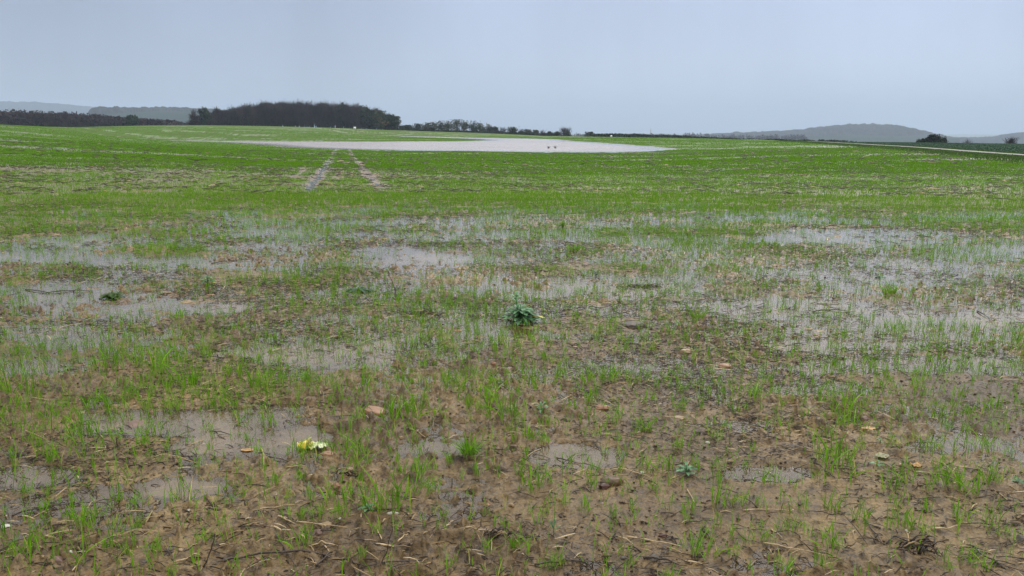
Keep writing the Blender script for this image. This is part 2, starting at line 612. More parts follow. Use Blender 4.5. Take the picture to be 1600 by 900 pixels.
def puddle_material():
    """shallow silty water: sky mirrored by Fresnel, silt and the bed below"""
    m, nt, nn, ll, b = new_mat('puddle_water')
    nn.remove(b)
    out = nn.get('Material Output')
    co = objco(nt)
    bp = nn.new('ShaderNodeBump')
    bp.inputs['Strength'].default_value = .32
    bp.inputs['Distance'].default_value = .012
    ll.new(noise(nt, co, 16, 3, .6), bp.inputs['Height'])
    fr = nn.new('ShaderNodeFresnel')
    fr.inputs['IOR'].default_value = 1.5
    ll.new(bp.outputs[0], fr.inputs['Normal'])
    gl = nn.new('ShaderNodeBsdfGlossy')
    gl.inputs['Roughness'].default_value = .06
    gl.inputs['Color'].default_value = (1, 1, 1, 1)
    ll.new(bp.outputs[0], gl.inputs['Normal'])
    df = nn.new('ShaderNodeBsdfDiffuse')
    silt = ramp(nt, noise(nt, co, .8, 3, .5), [(.3, (.115, .082, .046)), (.7, (.17, .125, .074))])
    ll.new(silt, df.inputs['Color'])
    tr = nn.new('ShaderNodeBsdfTransparent')
    tr.inputs['Color'].default_value = (.74, .67, .56, 1)
    mx = nn.new('ShaderNodeMixShader')
    ll.new(maprange(nt, attr(nt, 'depth'), 0.0, .03, .08, .85), mx.inputs[0])
    ll.new(tr.outputs[0], mx.inputs[1])
    ll.new(df.outputs[0], mx.inputs[2])
    mx2 = nn.new('ShaderNodeMixShader')
    ll.new(fr.outputs[0], mx2.inputs[0])
    ll.new(mx.outputs[0], mx2.inputs[1])
    ll.new(gl.outputs[0], mx2.inputs[2])
    ll.new(mx2.outputs[0], out.inputs['Surface'])
    return m


def flood_material():
    m, nt, nn, ll, b = new_mat('flood_water')
    co = objco(nt)
    edge = attr(nt, 'edge')
    c = ramp(nt, noise(nt, co, .06, 3, .5), [(.3, (.235, .20, .18)), (.7, (.30, .255, .235))])
    ll.new(c, b.inputs['Base Color'])
    b.inputs['IOR'].default_value = 1.33
    ll.new(maprange(nt, edge, 0, 1, .08, .2), b.inputs['Roughness'])
    bp = nn.new('ShaderNodeBump')
    mp = nn.new('ShaderNodeMapping')
    mp.inputs['Scale'].default_value = (.5, 1.4, 1)
    ll.new(co, mp.inputs[0])
    ll.new(noise(nt, mp.outputs[0], 2.4, 4, .6), bp.inputs['Height'])
    ll.new(maprange(nt, edge, 0, 1, .15, .8), bp.inputs['Strength'])
    bp.inputs['Distance'].default_value = .09
    ll.new(bp.outputs[0], b.inputs['Normal'])
    return m


def leaf_material(name, stops, transl=.35, rough=.45, spec=.25, root=None):
    """vegetation: colour by the per-leaf tone attribute, light partly shining through"""
    m, nt, nn, ll, b = new_mat(name)
    out = nn.get('Material Output')
    c = ramp(nt, attr(nt, 'tone'), stops)
    if root:
        c = mixc(nt, maprange(nt, attr(nt, 'up'), 0, .35, .8, 0), c, root)
    ll.new(c, b.inputs['Base Color'])
    b.inputs['Roughness'].default_value = rough
    b.inputs['Specular IOR Level'].default_value = spec
    if transl > 0:
        t = nn.new('ShaderNodeBsdfTranslucent')
        ll.new(c, t.inputs['Color'])
        mx = nn.new('ShaderNodeMixShader')
        mx.inputs[0].default_value = transl
        ll.new(b.outputs[0], mx.inputs[1])
        ll.new(t.outputs[0], mx.inputs[2])
        ll.new(mx.outputs[0], out.inputs['Surface'])
    return m


def plain_material(name, dark, light, scale, rough=.6, bump=.3, spec=.4, bdist=.004):
    m, nt, nn, ll, b = new_mat(name)
    co = objco(nt)
    n = noise(nt, co, scale, 5, .6)
    ll.new(ramp(nt, n, [(.3, dark), (.7, light)]), b.inputs['Base Color'])
    b.inputs['Roughness'].default_value = rough
    b.inputs['Specular IOR Level'].default_value = spec
    if bump:
        bp = nn.new('ShaderNodeBump')
        bp.inputs['Strength'].default_value = bump
        bp.inputs['Distance'].default_value = bdist
        ll.new(noise(nt, co, scale * 3, 4, .6), bp.inputs['Height'])
        ll.new(bp.outputs[0], b.inputs['Normal'])
    return m


M_SOIL = soil_material()
M_PUD = puddle_material()
M_FLOOD = flood_material()
M_WHEAT = leaf_material('wheat_leaf', [(0, (.045, .12, .006)), (.45, (.11, .27, .008)), (.8, (.19, .41, .012)), (.93, (.27, .38, .03)), (1, (.50, .42, .14))],
                        .38, .5, .14, root=(.30, .27, .11))
M_FARWHEAT = leaf_material('field_wheat', [(0, (.055, .13, .006)), (.5, (.115, .26, .009)), (1, (.18, .35, .014))], .35, .6, .1)
M_WEED = leaf_material('weed_leaf', [(0, (.035, .105, .050)), (.5, (.10, .23, .095)), (.9, (.20, .37, .20)), (1, (.55, .50, .10))], .2, .45, .3)
M_CROP = leaf_material('crop_leaf', [(0, (.016, .045, .020)), (.5, (.030, .085, .038)), (1, (.060, .140, .070))], .2, .45, .3)
M_VERGE = leaf_material('verge_grass', [(0, (.035, .070, .014)), (.5, (.055, .115, .020)), (1, (.12, .16, .05))], .3, .5, .2)
M_LITTER = leaf_material('plant_litter', [(0, (.014, .009, .006)), (.5, (.040, .024, .014)), (.72, (.11, .065, .032)), (.86, (.34, .24, .12)), (1, (.55, .44, .27))], .0, .5, .35)
M_TWIG = plain_material('wet_bark', (.018, .011, .008), (.060, .036, .024), 60, .42, .5, .45, .002)
M_STRAW = plain_material('wet_straw', (.24, .16, .08), (.50, .38, .22), 45, .45, .3, .4, .001)
M_BARE = leaf_material('bare_twigs', [(0, (.012, .011, .013)), (.5, (.034, .026, .029)), (1, (.068, .048, .046))], 0, .8, .1)
M_DARKLEAF = leaf_material('dark_foliage', [(0, (.010, .018, .010)), (.5, (.022, .036, .017)), (1, (.045, .062, .028))], .15, .7, .15)
M_MIDLEAF = leaf_material('autumn_foliage', [(0, (.020, .030, .014)), (.5, (.040, .055, .024)), (.85, (.075, .082, .034)), (1, (.14, .10, .05))], .15, .7, .15)
M_TRUNK = plain_material('trunk_bark', (.018, .015, .013), (.045, .038, .032), 3, .8, .3, .2, .02)

# ------------------------------------------------------------------ the ground, one polar sheet
az = np.concatenate((np.radians(np.arange(-52, 52.0001, .078)), np.radians(np.arange(54, 307, 3.7))))
rr = np.concatenate(([.3, .7, 1.1, 1.5, 1.8], 2.0 * 1.0027 ** np.arange(int(math.log(10 / 2.0) / math.log(1.0027)))))
rr = np.concatenate((rr, 10.0 * 1.0042 ** np.arange(int(math.log(45 / 10.0) / math.log(1.0042)))))
rr = np.concatenate((rr, 45.0 * 1.010 ** np.arange(int(math.log(520 / 45.0) / math.log(1.010)))))
rr = np.concatenate((rr, 520.0 * 1.07 ** np.arange(int(math.log(9200 / 520.0) / math.log(1.07)) + 1)))
NA, NR = len(az), len(rr)
gx = (rr[:, None] * np.sin(az)[None]).ravel()
gy = (rr[:, None] * np.cos(az)[None]).ravel()
gr = np.repeat(rr, NA)
gm = macro(gx, gy)
near = (gr < 260) & (gy > 0)
wet = np.full(gx.shape, -.6)
wet[near] = wetness(gx[near], gy[near], gm[near])
side = track_side(gx, gy)
crop = sstep(1.5, 2.2, side) * (gr < 260) * (gy > 10)
wet = np.where((side > -4) & (gr < 260), -.6, wet)
mic = np.zeros_like(gx)
mic[near] = micro(gx[near], gy[near], gm[near], gr[near], wet[near])
mic = np.where(near, mic, .03)
inpond = np.zeros_like(gx, bool)
mm = (gr > 80) & (gr < 420) & (gy > 40)
sdp = np.full(gx.shape, 99.0)
sdp[mm] = pond_sd(gx[mm], gy[mm])
gz = gm + np.where(sdp < 2, np.minimum(mic, .0), mic)
cover = np.zeros_like(gx)
cm = (gy > 0) & (gr < 520)
cover[cm] = cover_fn(gx[cm], gy[cm], gm[cm], wet[cm]) * (.45 * sstep(14, 30, gr[cm]) + .55 * sstep(35, 90, gr[cm]))
cover[gr >= 520] = .55
cover = np.clip(cover, 0, 1)
cover[sdp < .5] = 0
verts = np.stack([gx, gy, gz], 1)
verts = np.concatenate((verts, [[0, 0, 0.0]]))


def grid_quads(nr, na, wrap=True):
    i = np.arange(nr - 1)[:, None]
    j = np.arange(na if wrap else na - 1)[None]
    j2 = (j + 1) % na
    a = i * na + j
    b = i * na + j2
    return np.stack([(a + na), (b + na), b, a], -1).reshape(-1, 4)


Q = grid_quads(NR, NA)[:, ::-1]
cen = len(verts) - 1
jj = np.arange(NA)
T = np.stack([np.full(NA, cen), (jj + 1) % NA, jj], 1)
ap = lambda a, v: np.concatenate((a, [v]))
ground = link('ground', mesh_np('ground', verts, Q, T, M_SOIL, {'wet': ap(wet, -.5), 'cover': ap(cover, 0), 'crop': ap(crop, 0)}, True))
tag(ground, kind='structure')

# standing water between the seedlings: the same grid, kept where the soil dips below the level
wz = gm.copy()
RIP = [at(1186, 742), at(1215, 748), at(412, 665), at(910, 712), at(340, 690), at(1150, 668), at(560, 545)]
for k, (cx, cy, cz) in enumerate(RIP):
    d = np.hypot(gx - cx, gy - cy)
    m = d < .22
    wz[m] += .0011 * np.sin(d[m] * 2 * math.pi / .030) * np.exp(-d[m] * (11 if k else 7)) * sstep(.21, .12, d[m])
low = (mic < 0.0015) & near & (gr < 250) & (sdp > 1.0)
keep = low[Q].any(1) & (gr[Q].max(1) < 255) & (gy[Q].min(1) > 0)
WQ = Q[keep]
used, inv = np.unique(WQ, return_inverse=True)
pud = link('puddle_water', mesh_np('puddle_water', np.stack([gx[used], gy[used], wz[used]], 1), inv.reshape(-1, 4), None, M_PUD,
                                   {'depth': np.clip(-mic[used], 0, 1)}, True))
tag(pud, kind='structure')

# the wide flood in the hollow
gxx, gyy = np.meshgrid(np.linspace(POND[:, 0].min() - 6, POND[:, 0].max() + 6, 260), np.linspace(POND[:, 1].min() - 6, POND[:, 1].max() + 6, 300))
fsd = pond_sd(gxx.ravel(), gyy.ravel())
FQ = grid_quads(300, 260, False)[:, ::-1]
fk = (fsd[FQ] < 3.5).any(1)
used, inv = np.unique(FQ[fk], return_inverse=True)
edge = sstep(-1, -9, fsd[used]) * sstep(-2, 6, gyy.ravel()[used] - 116)
flood = link('flood_water', mesh_np('flood_water', np.stack([gxx.ravel()[used], gyy.ravel()[used], np.full(len(used), WATER_Z)], 1),
                                    inv.reshape(-1, 4), None, M_FLOOD, {'edge': edge}, True))
tag(flood, kind='structure')


def soil_z(x, y):
    """the modelled soil height at points"""
    x, y = np.asarray(x, float), np.asarray(y, float)
    g = macro(x, y)
    w = wetness(x, y, g)
    return g + micro(x, y, g, np.hypot(x, y), w), g, w


# ------------------------------------------------------------------ farm track with its two wheel ways
def ribbon(name, pts, width, dz, mat, n=160):
    pts = np.array(pts)
    seg = np.r_[0, np.cumsum(np.hypot(*np.diff(pts, axis=0).T))]
    t = np.linspace(0, seg[-1], n)
    px, py = np.interp(t, seg, pts[:, 0]), np.interp(t, seg, pts[:, 1])
    tx, ty = np.gradient(px), np.gradient(py)
    ln = np.hypot(tx, ty)
    nx, ny = ty / ln, -tx / ln
    off = np.linspace(-.5, .5, 7) * width
    x = px[:, None] + nx[:, None] * off
    y = py[:, None] + ny[:, None] * off
    x += (.12 * fbm(x, y, 3, 2, 5)) * nx[:, None]
    z = macro(x.ravel(), y.ravel()) + dz + .02 * (1 - (np.tile(np.linspace(-1, 1, 7), n)) ** 2)
    return link(name, mesh_np(name, np.stack([x.ravel(), y.ravel(), z], 1), grid_quads(n, 7, False)[:, ::-1], None, mat, None, True))


M_TRACK = plain_material('wet_gravel_track', (.13, .125, .11), (.24, .235, .22), 2.5, .5, .3, .3, .01)
trk = ribbon('farm_track', TRACK, 1.0, .06, M_TRACK)
tag(trk, kind='structure')


# ------------------------------------------------------------------ blades
def blades(x, y, z, h, w, ang, lean, rows_, tone, tw=None):
    """curved tapering blades; rows_ = number of segments; returns v, quads, tris, tone, up"""
    n = len(x)
    if tw is None:
        tw = RNG.uniform(0, math.pi, n)
    lx, ly = np.cos(ang), np.sin(ang)
    wx, wy = np.cos(tw), np.sin(tw)
    ts = np.linspace(0, 1, rows_ + 1)
    V, U = [], []
    for k, t in enumerate(ts):
        cx = x + lx * lean * h * t ** 1.9
        cy = y + ly * lean * h * t ** 1.9
        cz = z + h * (t - .42 * np.minimum(lean, 1.2) * t ** 2.3)
        wd = w * (.55 + .6 * t) * (1 - t ** 2.4) if rows_ > 1 else w * (1 - t)
        if k < rows_:
            V.append(np.stack([cx - wx * wd, cy - wy * wd, cz], 1))
            V.append(np.stack([cx + wx * wd, cy + wy * wd, cz], 1))
            U += [t, t]
        else:
            V.append(np.stack([cx, cy, cz], 1))
            U.append(t)
    k = len(V)
    v = np.stack(V, 1).reshape(-1, 3)
    b = np.arange(n)[:, None] * k
    q = [np.stack([b[:, 0] + 2 * i, b[:, 0] + 2 * i + 1, b[:, 0] + 2 * i + 3, b[:, 0] + 2 * i + 2], 1) for i in range(rows_ - 1)]
    q = np.concatenate(q) if q else np.zeros((0, 4), int)
    t_ = np.stack([b[:, 0] + k - 3, b[:, 0] + k - 2, b[:, 0] + k - 1], 1)
    return v, q, t_, np.repeat(tone, k), np.tile(np.array(U), n)


class BAcc:
    def __init__(s):
        s.v, s.q, s.t, s.a, s.u, s.n = [], [], [], [], [], 0

    def add(s, r):
        v, q, t, a, u = r
        s.v.append(v)
        s.q.append(q + s.n)
        s.t.append(t + s.n)
        s.a.append(a)
        s.u.append(u)
        s.n += len(v)

    def mesh(s, name, mat):
        return mesh_np(name, np.concatenate(s.v), np.concatenate(s.q), np.concatenate(s.t), mat,
                       {'tone': np.concatenate(s.a), 'up': np.concatenate(s.u)}, True)


def sample_ring(r0, r1, n, half=42.5):
    r = np.sqrt(RNG.uniform(r0 * r0, r1 * r1, n))
    a = np.radians(RNG.uniform(-half, half, n))
    return r * np.sin(a), r * np.cos(a)


def ring_area(r0, r1, half=42.5):
    return math.radians(2 * half) / 2 * (r1 * r1 - r0 * r0)


# individual seedling clumps in the foreground: first the ones that stand out in the photograph
CL = [(30, 615, 70), (128, 682, 48), (170, 580, 45), (228, 577, 50), (257, 592, 62), (290, 602, 44), (240, 682, 40), (79, 724, 48), (145, 632, 44), (165, 634, 40), (272, 642, 42), (305, 604, 40),
      (295, 692, 42), (410, 604, 64), (380, 650, 44), (415, 662, 40), (455, 642, 34), (478, 598, 30), (570, 622, 44), (605, 656, 50), (636, 658, 56), (485, 712, 40), (460, 708, 46),
      (537, 714, 60), (405, 706, 40), (650, 642, 44), (708, 612, 42), (735, 612, 50), (771, 634, 62), (787, 662, 56), (830, 605, 36), (922, 632, 40), (950, 602, 30), (1000, 672, 30),
      (835, 767, 62), (856, 760, 50), (920, 752, 46), (882, 774, 30), (80, 715, 40), (247, 728, 36), (285, 770, 62), (110, 818, 46), (135, 832, 64), (155, 806, 40), (75, 794, 36),
      (130, 888, 70), (30, 874, 60), (200, 874, 40), (190, 829, 36), (215, 829, 30), (462, 818, 40), (527, 792, 64), (576, 786, 40), (600, 802, 76), (590, 806, 60), (642, 782, 64), (568, 736, 50), (652, 752, 60),
      (470, 862, 52), (380, 778, 36), (452, 790, 36), (695, 814, 34), (700, 892, 60), (592, 842, 36), (912, 806, 44), (850, 808, 30), (960, 812, 36), (1005, 737, 44), (1037, 737, 40),
      (800, 858, 34), (872, 886, 44), (985, 892, 40), (862, 892, 36), (810, 862, 36), (762, 872, 30), (1315, 747, 64), (1302, 722, 62), (1102, 874, 56), (1200, 850, 40), (1220, 832, 40),
      (1167, 852, 40), (1142, 846, 36), (1232, 828, 42), (1297, 802, 40), (1290, 858, 44), (1346, 812, 40), (1312, 862, 34), (1420, 830, 62), (1082, 740, 44), (1130, 792, 52), (1122, 737, 40),
      (1152, 792, 34), (1072, 820, 44), (1100, 838, 36), (1232, 897, 40), (1290, 897, 34), (1400, 769, 52), (1460, 764, 56), (1482, 772, 60), (1498, 774, 62), (1516, 780, 56), (1341, 820, 40),
      (1416, 834, 54), (1396, 818, 40), (1541, 830, 54), (1502, 820, 52), (1565, 842, 34), (1506, 884, 50), (1441, 844, 44), (1536, 898, 50), (1552, 762, 40), (1530, 706, 48), (1450, 700, 42),
      (1180, 632, 40), (1100, 610, 26), (1330, 650, 56), (1335, 668, 40), (1260, 650, 36), (1550, 640, 34), (1480, 650, 34), (1200, 600, 30), (1430, 610, 36), (960, 660, 34), (560, 660, 34),
      (345, 640, 36), (330, 700, 34), (365, 590, 40), (200, 620, 46), (60, 700, 34), (20, 720, 30)]
clump_mats = []


def clump_mesh(k, n, h, spread):
    rs = np.random.default_rng(100 + k)
    a = rs.uniform(0, 2 * math.pi, n)
    r_ = spread * np.sqrt(rs.uniform(0, 1, n))
    x, y = r_ * np.cos(a), r_ * np.sin(a) * .7
    hh = h * rs.uniform(.45, 1.0, n)
    acc = BAcc()
    tone = np.clip(rs.normal(.5, .2, n), 0.02, .9)
    tone[rs.uniform(size=n) < .05] = .98
    acc.add(blades(x, y, np.full(n, -.004), hh, rs.uniform(.0012, .0027, n), rs.uniform(0, 2 * math.pi, n), rs.uniform(.05, .5, n), 5, tone,
                   tw=rs.normal(0, .7, n)))
    m = max(1, n // 5)                                     # a few longer leaves that arch over
    acc.add(blades(x[:m], y[:m], np.full(m, -.004), hh[:m] * 1.05, rs.uniform(.0022, .004, m), rs.uniform(0, 2 * math.pi, m), rs.uniform(.7, 1.4, m), 6,
                   np.clip(tone[:m] + .1, 0, .9), tw=rs.normal(0, .5, m)))
    return acc.mesh('wheat_seedlings_clump', M_WHEAT)


PROTO = [clump_mesh(k, n, .125, s) for k, (n, s) in enumerate([(5, .014), (8, .022), (11, .030), (14, .038), (18, .045), (22, .055), (9, .03), (12, .042), (15, .04), (28, .065)])]
PROTO_SMALL = [clump_mesh(20 + k, n, .12, s) for k, (n, s) in enumerate([(3, .006), (4, .012), (5, .016), (6, .02), (4, .01), (7, .03)])]
clumps = []
for (px, py, hp) in CL:
    x, y, z = at(px, py)
    dep = y * CP + EYE * SP
    clumps.append((x, y, hp / F * dep * 1.04, R.choice(PROTO[2:])))
cx_, cy_ = sample_ring(2.15, 4.9, 9000, 36)
wz_, _, ww_ = soil_z(cx_, cy_)
cc_ = cover_fn(cx_, cy_, cx_ * 0, ww_)
order = RNG.permutation(len(cx_))
taken = [(c[0], c[1]) for c in clumps]
for i in order:
    if len(clumps) >= 300:
        break
    if RNG.uniform() > (cc_[i] - .1) * .9 or np.hypot(cx_[i], cy_[i]) > 4.3:
        continue
    if min((cx_[i] - a) ** 2 + (cy_[i] - b) ** 2 for a, b in taken) < .07 ** 2:
        continue
    taken.append((cx_[i], cy_[i]))
    clumps.append((cx_[i], cy_[i], float(RNG.uniform(.07, .125)), R.choice(PROTO[:5])))
zz, _, _ = soil_z([c[0] for c in clumps], [c[1] for c in clumps])
for (x, y, h, me), z in zip(clumps, zz):
    o = link('wheat_clump', me)
    s = h / .125
    o.location = (x, y, z)
    o.rotation_euler = (0, 0, R.uniform(-.6, .6) + (math.pi if R.random() < .5 else 0))
    o.scale = (s * R.uniform(.9, 1.15), s * R.uniform(.9, 1.15), s)
    tag(o, 'clump of thin bright green wheat blades in the nearest wet mud', 'wheat clump', 'clumps of young wheat nearest the camera')

# the rest of the young wheat: nobody could count it
acc = BAcc()


def sow(r0, r1, per_m2, nb, hrange, wrange, seg, gain=1.0, thr=.0, spread=.02, micro_h=True, leanmax=.6, half=42.5, avoid=None, tone_mu=.5):
    n = int(ring_area(r0, r1, half) * per_m2)
    x, y = sample_ring(r0, r1, n, half)
    g = macro(x, y)
    w = wetness(x, y, g)
    c = cover_fn(x, y, g, w)
    k = RNG.uniform(size=n) < np.clip((c - thr) * gain, 0.02, 1)
    k &= track_side(x, y) < -1.6
    if r1 > 90:
        k &= pond_sd(x, y) > .6
    if avoid is not None:
        k &= ~avoid(x, y)
    x, y, g, w, c = x[k], y[k], g[k], w[k], c[k]
    z = g + (micro(x, y, g, np.hypot(x, y), w) if micro_h else 0.0)
    n = len(x)
    rep = RNG.integers(max(1, nb - 1), nb + 2, n)
    x, y, z, c = (np.repeat(a, rep) for a in (x, y, z, c))
    m = len(x)
    ph = np.repeat(RNG.uniform(.7, 1.1, n), rep)
    vig = .8 + .35 * np.clip(c, 0, 1)
    h = RNG.uniform(hrange[0], hrange[1], m) * ph * vig
    patch = .12 * fbm(x, y, 6, 2, 88)
    tone = np.clip(RNG.normal(tone_mu, .17, m) + patch, .01, .9)
    tone[RNG.uniform(size=m) < .03] = .97
    acc.add(blades(x + RNG.normal(0, spread, m), y + RNG.normal(0, spread * .7, m), z - .004, h, RNG.uniform(wrange[0], wrange[1], m),
                   RNG.uniform(0, 2 * math.pi, m), RNG.uniform(.05, leanmax, m) ** 1.0, seg, tone, tw=RNG.normal(0, .6, m)))


sow(2.1, 4.6, 620, 2, (.045, .125), (.0014, .0027), 4, .9, .12, .006, half=51)
sow(4.2, 7.0, 820, 3, (.045, .115), (.0014, .0025), 3, 1.0, .14, .009, half=49)
sow(7.0, 12.0, 600, 3, (.055, .12), (.0015, .0027), 2, 1.0, .10, .012, half=46)
sow(12, 20, 260, 3, (.065, .12), (.0022, .0034), 2, 1.05, .05, .018, half=43)
sow(20, 34, 125, 3, (.06, .11), (.0038, .006), 1, 1.0, .05, .03, True, half=40)
wheat = link('young_wheat', acc.mesh('young_wheat', M_WHEAT))
tag(wheat, 'sparse young wheat sprouting through mud and puddles', 'wheat', kind='stuff')
acc = BAcc()
sow(34, 60, 66, 3, (.07, .11), (.008, .013), 1, 1.0, .08, .06, True, half=40)
sow(60, 120, 16, 3, (.08, .12), (.018, .03), 1, 1.0, .1, .14, True, half=39)
sow(120, 300, 1.2, 3, (.10, .14), (.06, .11), 1, 1.0, .15, .3, True, half=38)
fw = link('distant_wheat', acc.mesh('distant_wheat', M_FARWHEAT))
tag(fw, 'close green wheat covering the far field around the flood', 'wheat', kind='stuff')

# taller grass on both verges of the farm track
acc = BAcc()
n = 34000
yy = 20 + 190 * RNG.uniform(0, 1, n) ** 1.6
sd_ = np.where(RNG.uniform(size=n) < .72, -1.5 - np.abs(RNG.normal(0, 1.0, n)), 1.4 + np.abs(RNG.normal(0, .35, n)))
xx = yy * 0
xt = np.where(yy < TRACK[0, 1], TRACK[0, 0] + (yy - TRACK[0, 1]) * 0.33, np.interp(yy, TRACK[:, 1], TRACK[:, 0]))
xx = xt + sd_
g = macro(xx, yy)
acc.add(blades(xx, yy, g, RNG.uniform(.05, .16, n) + .04, RNG.uniform(.01, .03, n) * (1 + yy / 60), RNG.uniform(0, 6.3, n), RNG.uniform(.1, .8, n), 2,
               np.clip(RNG.normal(.45, .2, n), 0, 1), tw=RNG.normal(0, .6, n)))
vg = link('verge_grass', acc.mesh('verge_grass', M_VERGE))
tag(vg, 'dark rough grass along both edges of the farm track', 'grass', kind='stuff')

# broad leaved dark crop beyond the track
acc = BAcc()
n = 60000
yy = 24 + 190 * RNG.uniform(0, 1, n) ** .8
xt = np.where(yy < TRACK[0, 1], TRACK[0, 0] + (yy - TRACK[0, 1]) * 0.33, np.interp(yy, TRACK[:, 1], TRACK[:, 0]))
xx = xt + 2.2 + RNG.uniform(0, 1, n) * (yy * .95 - xt).clip(4)
g = macro(xx, yy)
k = 3
xx, yy, g = np.repeat(xx, k), np.repeat(yy, k), np.repeat(g, k)
n = len(xx)
acc.add(blades(xx + RNG.normal(0, .05, n), yy + RNG.normal(0, .05, n), g, RNG.uniform(.14, .30, n), RNG.uniform(.05, .10, n) * (1 + yy / 140), RNG.uniform(0, 6.3, n), RNG.uniform(.3, 1.2, n), 2,
               np.clip(RNG.normal(.45, .22, n), 0, 1)))
cp = link('leafy_crop', acc.mesh('leafy_crop', M_CROP))
tag(cp, 'dark green broad leaved crop beyond the farm track', 'crop', kind='stuff')

# ------------------------------------------------------------------ litter of stalks, straw and root bits
acc = BAcc()


def scatter_litter(r0, r1, per_m2, lrange, wrange, zoff=.002, half=47, pale=.16):
    n = int(ring_area(r0, r1, half) * per_m2)
    x, y = sample_ring(r0, r1, n, half)
    cl = fbm(x * .5, y, 1.3, 3, 121)
    k = RNG.uniform(size=n) < np.clip(.30 + 1.5 * cl, .03, 1)
    k &= track_side(x, y) < -3
    if r1 > 90:
        k &= pond_sd(x, y) > 1
    x, y = x[k], y[k]
    n = len(x)
    g = macro(x, y)
    w = wetness(x, y, g)
    k = RNG.uniform(size=n) > .75 * sstep(.1, .4, w)
    x, y, g, w = x[k], y[k], g[k], w[k]
    n = len(x)
    z = np.maximum(g + micro(x, y, g, np.hypot(x, y), w), g - .001) + zoff
    L = RNG.uniform(lrange[0], lrange[1], n) * RNG.uniform(.4, 1, n)
    a = RNG.normal(0, .75, n) + np.where(RNG.uniform(size=n) < .5, math.pi, 0)
    wd = RNG.uniform(wrange[0], wrange[1], n)
    tilt = RNG.uniform(-.02, .22, n) * L
    tone = np.clip(RNG.beta(1.4, 2.6, n), 0, 1)
    tone = np.where(RNG.uniform(size=n) < pale, RNG.uniform(.78, 1, n), tone)
    # a bent flat-sided stalk: two segments, triangular section
    bend = RNG.normal(0, .22, n)
    p0 = np.stack([x, y, z], 1)
    p1 = p0 + np.stack([np.cos(a) * L * .5, np.sin(a) * L * .5, tilt * .5 + .004], 1)
    p2 = p1 + np.stack([np.cos(a + bend) * L * .5, np.sin(a + bend) * L * .5, tilt * .5 - .003], 1)
    nx = np.stack([-np.sin(a), np.cos(a), a * 0], 1) * wd[:, None]
    up = np.stack([a * 0, a * 0, wd * 1.1], 1)
    V = []
    for p, s in ((p0, .8), (p1, 1.0), (p2, .5)):
        V += [p - nx * s, p + nx * s, p + up * s]
    v = np.stack(V, 1).reshape(-1, 3)
    b = np.arange(n) * 9
    q = []
    for i in (0, 3):
        for j in range(3):
            j2 = (j + 1) % 3
            q.append(np.stack([b + i + j, b + i + j2, b + i + 3 + j2, b + i + 3 + j], 1))
    acc.add((v, np.concatenate(q), np.stack([b + 6, b + 7, b + 8], 1), np.repeat(tone, 9), np.tile(np.ones(9), n)))


scatter_litter(2.1, 5.0, 1900, (.012, .09), (.0009, .0030), pale=.12)
scatter_litter(2.1, 7.0, 45, (.06, .22), (.0014, .0032), .004, pale=.45)
scatter_litter(5.0, 10, 1150, (.02, .13), (.0016, .0042), pale=.12)
scatter_litter(10, 20, 340, (.04, .18), (.003, .007))
scatter_litter(20, 45, 26, (.08, .4), (.008, .022), .02, pale=.03)
scatter_litter(45, 110, 1.8, (.2, .8), (.02, .045), .03, pale=0)
lt = link('plant_litter', acc.mesh('plant_litter', M_LITTER))
tag(lt, 'scattered bits of dead stalk and straw lying on the mud', 'litter', kind='stuff')


# ------------------------------------------------------------------ tubes, stones, leaves
def tube(acc, pts, rad, sides=6, tone=.5):
    pts = np.asarray(pts, float)
    n = len(pts)
    d = np.gradient(pts, axis=0)
    d /= np.linalg.norm(d, axis=1)[:, None] + 1e-12
    ref = np.where(np.abs(d[:, 2:3]) > .9, [[1.0, 0, 0]], [[0, 0, 1.0]])
    s = np.cross(d, ref)
    s /= np.linalg.norm(s, axis=1)[:, None]
    u = np.cross(s, d)
    a = np.arange(sides) * 2 * math.pi / sides
    rad = np.broadcast_to(np.asarray(rad, float), (n,))
    v = pts[:, None] + rad[:, None, None] * (np.cos(a)[None, :, None] * s[:, None] + np.sin(a)[None, :, None] * u[:, None])
    v = v.reshape(-1, 3)
    q = grid_quads(n, sides, True)
    v = np.concatenate((v, pts[:1], pts[-1:]))
    j = np.arange(sides)
    j2 = (j + 1) % sides
    t = np.concatenate((np.stack([np.full(sides, n * sides), j, j2], 1), np.stack([np.full(sides, n * sides + 1), (n - 1) * sides + j2, (n - 1) * sides + j], 1)))
    acc.add(v, q, t, tone)


def wobble_line(p0, p1, n, amp, rs, lift=0.0):
    t = np.linspace(0, 1, n)
    p = np.array(p0)[None] * (1 - t)[:, None] + np.array(p1)[None] * t[:, None]
    w = np.cumsum(rs.normal(0, 1, (n, 3)), 0)
    w -= w[0] * (1 - t)[:, None] + w[-1] * t[:, None]
    p += w * amp * np.array([1, 1, .35])
    p[:, 2] += lift * np.sin(t * math.pi)
    return p


